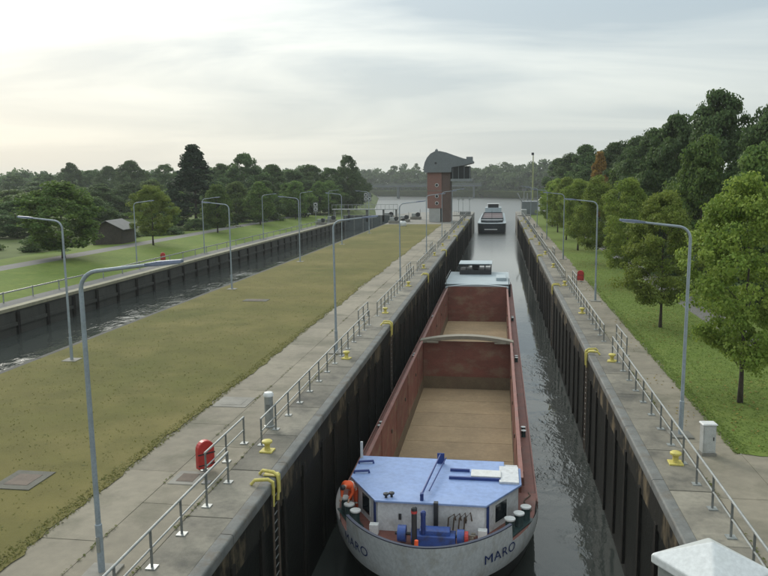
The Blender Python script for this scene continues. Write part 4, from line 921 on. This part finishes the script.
def limbs(name, h, r, C, k, top=0.75):
    b = MB(); pts = [(0, 0, -0.25)]; rs = [r * 1.35]
    for i in range(1, 7):
        u = i / 6; pts.append((rng.normal(0, .02) * h * u * .3, rng.normal(0, .02) * h * u * .3, h * top * u)); rs.append(r * (1 - 0.8 * u))
    b.tube(pts, rs, 8)
    for i in rng.choice(len(C), min(k, len(C)), replace=False):
        c = C[i]; z0 = max(h * 0.2, min(c[2] - 0.25 * h * .5, h * 0.65)); u = z0 / (h * top); j = min(5, int(u * 6)); p0 = Vector(pts[j]).lerp(Vector(pts[j + 1]), min(1, u * 6 - j))
        p3 = Vector(c) * 0.92; p1 = p0.lerp(p3, .35) + Vector((0, 0, -.03 * h)); p2 = p0.lerp(p3, .7) + Vector((0, 0, -.01 * h)); rr = r * (1 - .8 * u) * .5
        b.tube([p0, p1, p2, p3], [rr, rr * .75, rr * .5, rr * .2], 5)
    me = bpy.data.meshes.new(name); me.from_pydata(b.v, [], b.f); me.materials.append(bark); me.polygons.foreach_set('use_smooth', [True] * len(b.f)); me.update(); return me
PROTO = {}
def proto(kind, var, H, Rd, z0, n, ncl, leaf, spread, m, prof='round', fill=0.5, lob=0.2, nl=9, tr=0.14):
    if prof == 'round': sh = lambda u: (z0 + (H - z0) * u, Rd * max(0.05, math.sin(math.pi * min(1, (u * 0.93 + 0.06))) ** 0.62) * (1.05 - 0.28 * u))
    elif prof == 'cone': sh = lambda u: (z0 + (H - z0) * u, Rd * (1 - u) ** 0.85 + 0.12)
    elif prof == 'shrub': sh = lambda u: (z0 + (H - z0) * u, Rd * (1 - u ** 2.2) ** 0.5)
    else: sh = lambda u: (z0 + (H - z0) * u, Rd * max(0.05, math.sin(math.pi * (u * .8 + .18)) ** 0.8))
    P, N, T, C = crown_points(sh, n, ncl, spread, fill, lob)
    # upper leaves catch younger, lighter growth
    PROTO.setdefault(kind, []).append((leaf_mesh(kind + '_crown', P, N, leaf, m, clump_tint=T), limbs(kind + '_trunk', H, tr, C, nl), H, Rd))
for v in range(3): proto('maple', v, 9.2, 3.0, 1.9, 34000, 190, 0.15, 0.60, leaf_maple, 'round', 0.45, 0.26, 16, 0.12)
for v in range(2): proto('young', v, 9.0, 3.3, 1.6, 14000, 150, 0.28, 0.75, leaf_mid, 'round', 0.45, 0.15, 10, 0.15)
for v in range(4): proto('wood', v, 14.0, 4.8, 1.2, 24000, 210, 0.36, 1.0, leaf_dark, ('round', 'egg', 'round', 'egg')[v], 0.5, 0.26, 8, 0.24)
for v in range(2): proto('woodmid', v, 12.0, 4.6, 0.6, 18000, 170, 0.36, 1.0, leaf_mid, 'round', 0.5, 0.26, 8, 0.2)
for v in range(2): proto('spruce', v, 16.0, 5.2, 0.8, 15000, 240, 0.42, 0.8, leaf_conifer, 'cone', 0.5, 0.14, 10, 0.25)
proto('orange', 0, 12.0, 2.6, 2.0, 6000, 60, 0.4, 0.9, leaf_orange, 'egg', 0.4, 0.2, 8, 0.16)
for v in range(2): proto('shrub', v, 3.0, 2.4, 0.1, 4200, 60, 0.26, 0.55, leaf_shrub, 'shrub', 0.5, 0.25, 6, 0.05)
LABELS = {}
def tree(kind, x, y, h, w=None, label='', z=0.0, name='tree', group=None, cat='tree', var=None):
    pr = PROTO[kind]; me, tk, H, Rd = pr[rng.integers(len(pr)) if var is None else var % len(pr)]
    t = thing(name, label, cat, (x, y, z), float(rng.uniform(0, 6.28)), group)
    sz = h / H; sx = (w / 2 / (Rd * 1.12)) if w else sz
    for nm, d in (('crown', me), ('trunk', tk)):
        o = bpy.data.objects.new(nm, d); COL.objects.link(o); o.parent = t; o.scale = (sx, sx, sz)
    return t
# row of young maples along the right lawn
for i, (x, y, h, w) in enumerate([(10.25, 33.3, 9.4, 5.8), (10.35, 50.2, 8.6, 5.4), (11.2, 69, 9.3, 5.6), (10.8, 87, 9.6, 5.8), (10.6, 105, 9.4, 6.2), (10.6, 123, 9.6, 6.2), (10.6, 141, 9.4, 6), (10.8, 158, 9.2, 6)]):
    tree('maple', x, y, h, w, f'{nth(i)} light green maple from the camera in the row along the right lawn', -0.03, 'maple_tree', 'maples along the right lawn', var=i)
# maples on the left bank
for i, (x, y, h, w, k) in enumerate([(-51.8, 84.5, 9.0, 11, 'young'), (-49.8, 104.5, 8.6, 7.0, 'maple'), (-50, 131, 8.4, 6.5, 'young'), (-50, 156, 8.8, 7, 'young'), (-49, 181, 9, 7, 'young'), (-49, 207, 9, 7, 'young')]):
    tree(k, x, y, h, w, ['broad dark green tree above the far quay at the left edge of the picture', 'bright light green young tree above the far quay right of the shed', 'third round tree from the left along the far quay', 'fourth round tree from the left along the far quay', 'fifth round tree from the left along the far quay', 'sixth round tree from the left along the far quay'][i], 0.6, 'bank_tree', 'trees along the far quay')
LT = [('spruce', -61.8, 150, 16.6, 17), ('wood', -68.3, 200, 16.7, 13), ('wood', -79.9, 215, 14.4, 11), ('wood', -61.9, 205, 13.7, 11), ('wood', -56.1, 225, 14.0, 13), ('wood', -59.3, 215, 12.5, 12), ('wood', -46.7, 235, 17.0, 9), ('wood', -51.1, 230, 13.1, 11), ('wood', -49, 262, 12.6, 10),
      ('wood', -133.6, 265, 17.2, 13), ('wood', -178.1, 300, 17.9, 12), ('wood', -161.2, 300, 16.2, 13), ('wood', -124.7, 275, 16.1, 12), ('wood', -196.2, 310, 13.6, 18), ('wood', -210.5, 310, 13.3, 18), ('wood', -228, 300, 13.6, 18), ('wood', -180.6, 320, 15, 16), ('wood', -147, 300, 14.5, 15), ('wood', -110, 270, 14.5, 14), ('wood', -95, 250, 13.5, 13),
      ('woodmid', -101.0, 150, 7.3, 14), ('wood', -101.9, 185, 9.1, 14), ('wood', -135.5, 210, 8.6, 19), ('woodmid', -128.2, 215, 9, 16), ('wood', -96.7, 190, 9.2, 12), ('woodmid', -102.5, 215, 10.2, 13), ('woodmid', -58.5, 165, 9.3, 9), ('wood', -54, 172, 9.4, 9), ('woodmid', -52, 190, 9.3, 11), ('wood', -53, 212, 9.4, 11), ('woodmid', -50, 222, 9.4, 10), ('woodmid', -103, 138, 7.7, 15), ('wood', -68.9, 180, 9.3, 11), ('woodmid', -80, 140, 7.0, 11), ('wood', -88, 160, 8.5, 12), ('woodmid', -74, 165, 8.0, 11), ('wood', -82, 120, 6.4, 11), ('wood', -155, 240, 10, 18), ('woodmid', -120, 175, 8, 16), ('wood', -72, 128, 6.6, 9), ('wood', -95, 112, 6.0, 11), ('woodmid', -62, 132, 6.2, 9)]
rk = {kk: rank([q for q in LT if q[0] == kk], lambda q: q[1] / q[2]) for kk in ('wood', 'woodmid', 'spruce')}
for i, tq in enumerate(LT):
    k, x, y, h, w = tq
    lab = 'tall dark conical conifer behind the left bank, tallest on that side' if k == 'spruce' else (nth(rk[k][id(tq)]).replace('nearest', 'first') + (' dark' if k == 'wood' else ' mid green') + ' broadleaf tree from the left edge in the wood beyond the second lock')
    tree(k, x, y, h, w, lab, 0.3, 'conifer' if k == 'spruce' else 'broadleaf_tree', None if k == 'spruce' else 'trees of the left wood')
RT = [(23.6, 88, 18.3, 10), (20.2, 93, 16.5, 8), (21.4, 112, 15.9, 10), (24.5, 74, 15, 8), (27.5, 70, 15.6, 8), (22.9, 132, 15.9, 10), (21.3, 145, 15.9, 10), (18.6, 172, 16.4, 10), (17.5, 195, 15.5, 10), (17.5, 235, 15.3, 10), (19.2, 77, 13.2, 7), (20, 63, 12, 7), (20.8, 98, 12.4, 7), (19.8, 105, 11, 7), (19.4, 124, 12, 8), (21.5, 55, 11.8, 7), (17.5, 160, 11.3, 8), (18, 185, 10.5, 8), (26, 100, 17, 10), (27, 120, 16.5, 10), (28, 84, 17, 9), (25, 150, 16.5, 10), (24, 48, 11, 8), (20, 210, 15, 10), (28, 60, 15, 9), (24, 255, 15, 11), (34, 290, 16, 12), (42, 330, 17, 13), (22, 222, 13, 10), (30, 260, 15, 12)]
rkr = [rank([q for q in RT if (q[0] < 21) == fr_], lambda q: -q[0] / q[1]) for fr_ in (False, True)]
for i, rq in enumerate(RT):
    x, y, h, w = rq
    tree('woodmid' if i in (10, 11, 13, 14, 17) else 'wood', x, y, h, w, nth(rkr[x < 21][id(rq)]).replace('nearest', 'first') + f' tall dark tree from the right edge in the {"front" if x < 21 else "rear"} rank of the right wood', -0.05, 'broadleaf_tree', 'trees of the right wood')
tree('orange', 17.2, 137, 13.8, 3.8, 'autumn orange tree standing out of the right wood', -0.05, 'autumn_tree')
# bushes
BU = [(-70, 92, 2.8, 8), (-62, 96, 2.4, 7), (-78, 90, 2.6, 8), (-88, 98, 3, 9), (-66, 104, 2.6, 6), (-62, 118, 2.6, 7), (-58, 125, 2.4, 7), (-57, 138, 2.4, 6), (-56, 146, 2.6, 7), (-55, 164, 2.8, 7), (-74, 84, 2.4, 7), (-53, 172, 2.4, 6), (-95, 90, 3, 9), (18, 58, 3, 6), (18.2, 68, 3.4, 6), (18, 80, 3, 6), (17.8, 92, 3.2, 6), (17.6, 104, 3, 6), (17.4, 118, 3.4, 6), (17.2, 132, 3, 6), (16.6, 146, 3, 6), (19, 46, 3, 6), (-60, 232, 3, 9), (-55, 255, 3.5, 10), (-62, 290, 4, 12), (-70, 330, 4, 14), (-80, 380, 5, 16), (-50, 242, 2.8, 9), (16.4, 160, 2.6, 5)]
rkb = [rank([q for q in BU if (q[0] < 0) == lf_], lambda q: q[1]) for lf_ in (False, True)]
for i, bq in enumerate(BU):
    x, y, h, w = bq
    tree('shrub', x, y, h, w, nth(rkb[x < 0][id(bq)]) + f' low bush from the camera at the foot of the {"left" if x < 0 else "right"} wood', 0.4 if x < 0 else -0.05, 'bush', 'bushes at the wood edges', 'bush')
# far woods as one mass each
def far_wood(name, spots, label):
    Ps, Ns, Ts = [], [], []
    for (x, y, z, h, w) in spots:
        n = 950; sh = lambda u: (h * (-0.06 + 1.06 * u), w / 2 * max(0.1, math.sin(math.pi * (u * .85 + .12)) ** .6))
        P, N, T, C = crown_points(sh, n, 26, w * .2, .4, .2); P = P + np.array([x, y, z]); Ps.append(P); Ns.append(N); Ts.append(T * 0.5 + rng.uniform(0, .5))
    me = leaf_mesh(name, np.concatenate(Ps), np.concatenate(Ns), 1.9, leaf_dark, clump_tint=np.concatenate(Ts), jitter=.15)
    o = bpy.data.objects.new(name, me); COL.objects.link(o); o['kind'] = 'stuff'; return tag(o, label, 'wood')
shore = [(-900, 1190), (-500, 1040), (-130, 806), (-20, 716), (40, 612), (60, 482), (46, 345)]
sp = []
for (x0, y0), (x1, y1) in zip(shore, shore[1:]):
    L = math.hypot(x1 - x0, y1 - y0); k = int(L / 8)
    for j in range(k):
        for row in (0, 14):
            u = (j + rng.uniform(0, 1)) / k; x, y = x0 + (x1 - x0) * u, y0 + (y1 - y0) * u
            sp.append((x + rng.uniform(0, 6) + row * .6, y + row + rng.uniform(0, 6), -1.5, (21 if row == 0 else 25) * rng.uniform(.8, 1.15), rng.uniform(12, 19)))
far_wood('far_shore_wood', sp, 'hazy dark wood along the far river shore')
sp = [(float(rng.uniform(-560, -120)), float(rng.uniform(380, 640)), 0.3, float(rng.uniform(11, 19)), float(rng.uniform(13, 20))) for _ in range(170)]
sp = [q for q in sp if q[0] < -(85 + (q[1] - 430) * .15) - 20]
far_wood('far_left_wood', sp, 'hazy tree belt on the horizon left of the locks')
# grass blades on the near lawns and ragged tufts along the paving edges
def blades(name, areas, m, label):
    P = []
    for (x0, x1, y0, y1, n) in areas:
        u = rng.uniform(0, 1, n); y = y0 + (y1 - y0) * rng.beta(1.0, 2.2, n); P.append(np.stack([rng.uniform(x0, x1, n), y, np.full(n, 0.0)], 1))
    P = np.concatenate(P); n = len(P); hgt = rng.uniform(0.03, 0.075, n); wd = rng.uniform(0.015, 0.04, n); th = rng.uniform(0, 6.28, n); ln = rng.normal(0, .07, (n, 2))
    d = np.stack([np.cos(th) * wd, np.sin(th) * wd, np.zeros(n)], 1); top = P + np.stack([ln[:, 0], ln[:, 1], hgt], 1)
    v = np.stack([P - d, P + d, top], 1).reshape(-1, 3)
    me = bpy.data.meshes.new(name); me.vertices.add(3 * n); me.vertices.foreach_set('co', v.ravel().astype(np.float32)); me.loops.add(3 * n); me.loops.foreach_set('vertex_index', np.arange(3 * n, dtype=np.int32))
    me.polygons.add(n); me.polygons.foreach_set('loop_start', np.arange(0, 3 * n, 3, dtype=np.int32))
    at = me.attributes.new('tint', 'FLOAT', 'FACE'); at.data.foreach_set('value', rng.uniform(0, 1, n).astype(np.float32))
    me.materials.append(m); me.update(calc_edges=True); o = bpy.data.objects.new(name, me); COL.objects.link(o); o['kind'] = 'stuff'; return tag(o, label, 'grass')
gl_dry = leaf_mat('blade_dry', (0.125, 0.13, 0.036), (0.195, 0.175, 0.056)); gl_fresh = leaf_mat('blade_fresh', (0.14, 0.20, 0.042), (0.22, 0.28, 0.065))
blades('island_grass_blades', [(-24.6, -12.4, 14, 120, 7000), (-12.7, -12.2, 14, 90, 4500)], gl_dry, 'short dry olive grass covering the island')
blades('lawn_grass_blades', [(8.55, 13.5, 27, 110, 30000), (8.2, 8.7, 26.9, 90, 6000), (12.6, 22, 14, 60, 16000)], gl_fresh, 'short green grass under the right row of trees')

# fallen leaves under the maples, weeds in the joints of the paving
def litter(name, P, size, m, label, cat):
    N = np.tile(np.array([0, 0, 3.0]), (len(P), 1)); me = leaf_mesh(name, P, N, size, m)
    o = bpy.data.objects.new(name, me); COL.objects.link(o); o['kind'] = 'stuff'; return tag(o, label, cat)
lf = []
for ty in (33.3, 50.2, 69, 87, 105):
    q = rng.normal(0, 2.6, (420, 2)); lf.append(np.stack([10.3 + q[:, 0], ty + q[:, 1] * 1.4, np.full(420, 0.045)], 1))
lf = np.concatenate(lf); lf = lf[(lf[:, 0] > 6.7) & (lf[:, 0] < 13.4) & (lf[:, 1] > 27)]; lf[:, 2] = np.where(lf[:, 0] < 8.3, 0.012, 0.045)
litter('fallen_leaves', lf, 0.11, leaf_mat('leaf_litter', (0.20, 0.13, 0.04), (0.34, 0.27, 0.07)), 'brown fallen leaves under the right row of maples', 'leaves')
n = 1500; wy = 14 + 90 * rng.beta(1, 1.8, n); sel = rng.integers(0, 3, n)
wx_ = np.choose(sel, [np.full(n, XL - 1.73), np.full(n, XR + 1.73), np.full(n, -10.55), np.full(n, -12.0)]) + rng.normal(0, .025, n) * np.where(sel == 3, 5, 1)
keep = np.sin(wy * 1.3 + sel * 2) + np.sin(wy * .37 + sel) > 0.1
litter('joint_weeds', np.stack([wx_, wy, np.full(n, 0.02)], 1)[keep], 0.10, leaf_mat('leaf_weed', (0.10, 0.115, 0.035), (0.18, 0.18, 0.065)), 'small weeds growing in the paving joints', 'weeds')

# ------------------------------------------------------------------ haze
HAZE = True
if HAZE:
    hb = MB().bx(-3100, 3100, -90, 4300, -10, 40).build('haze', [], None, kind='stuff')
    hm = bpy.data.materials.new('haze'); hm.use_nodes = True; n, l = hm.node_tree.nodes, hm.node_tree.links; n.clear()
    o = n.new('ShaderNodeOutputMaterial'); pvn = n.new('ShaderNodeVolumePrincipled'); pvn.inputs['Color'].default_value = (0.93, 0.96, 0.98, 1); pvn.inputs['Density'].default_value = 0.00019; pvn.inputs['Anisotropy'].default_value = 0.2
    l.new(pvn.outputs[0], o.inputs['Volume']); hb.data.materials.append(hm)
    tag(hb, 'thin pale haze over the far river and woods', 'haze')
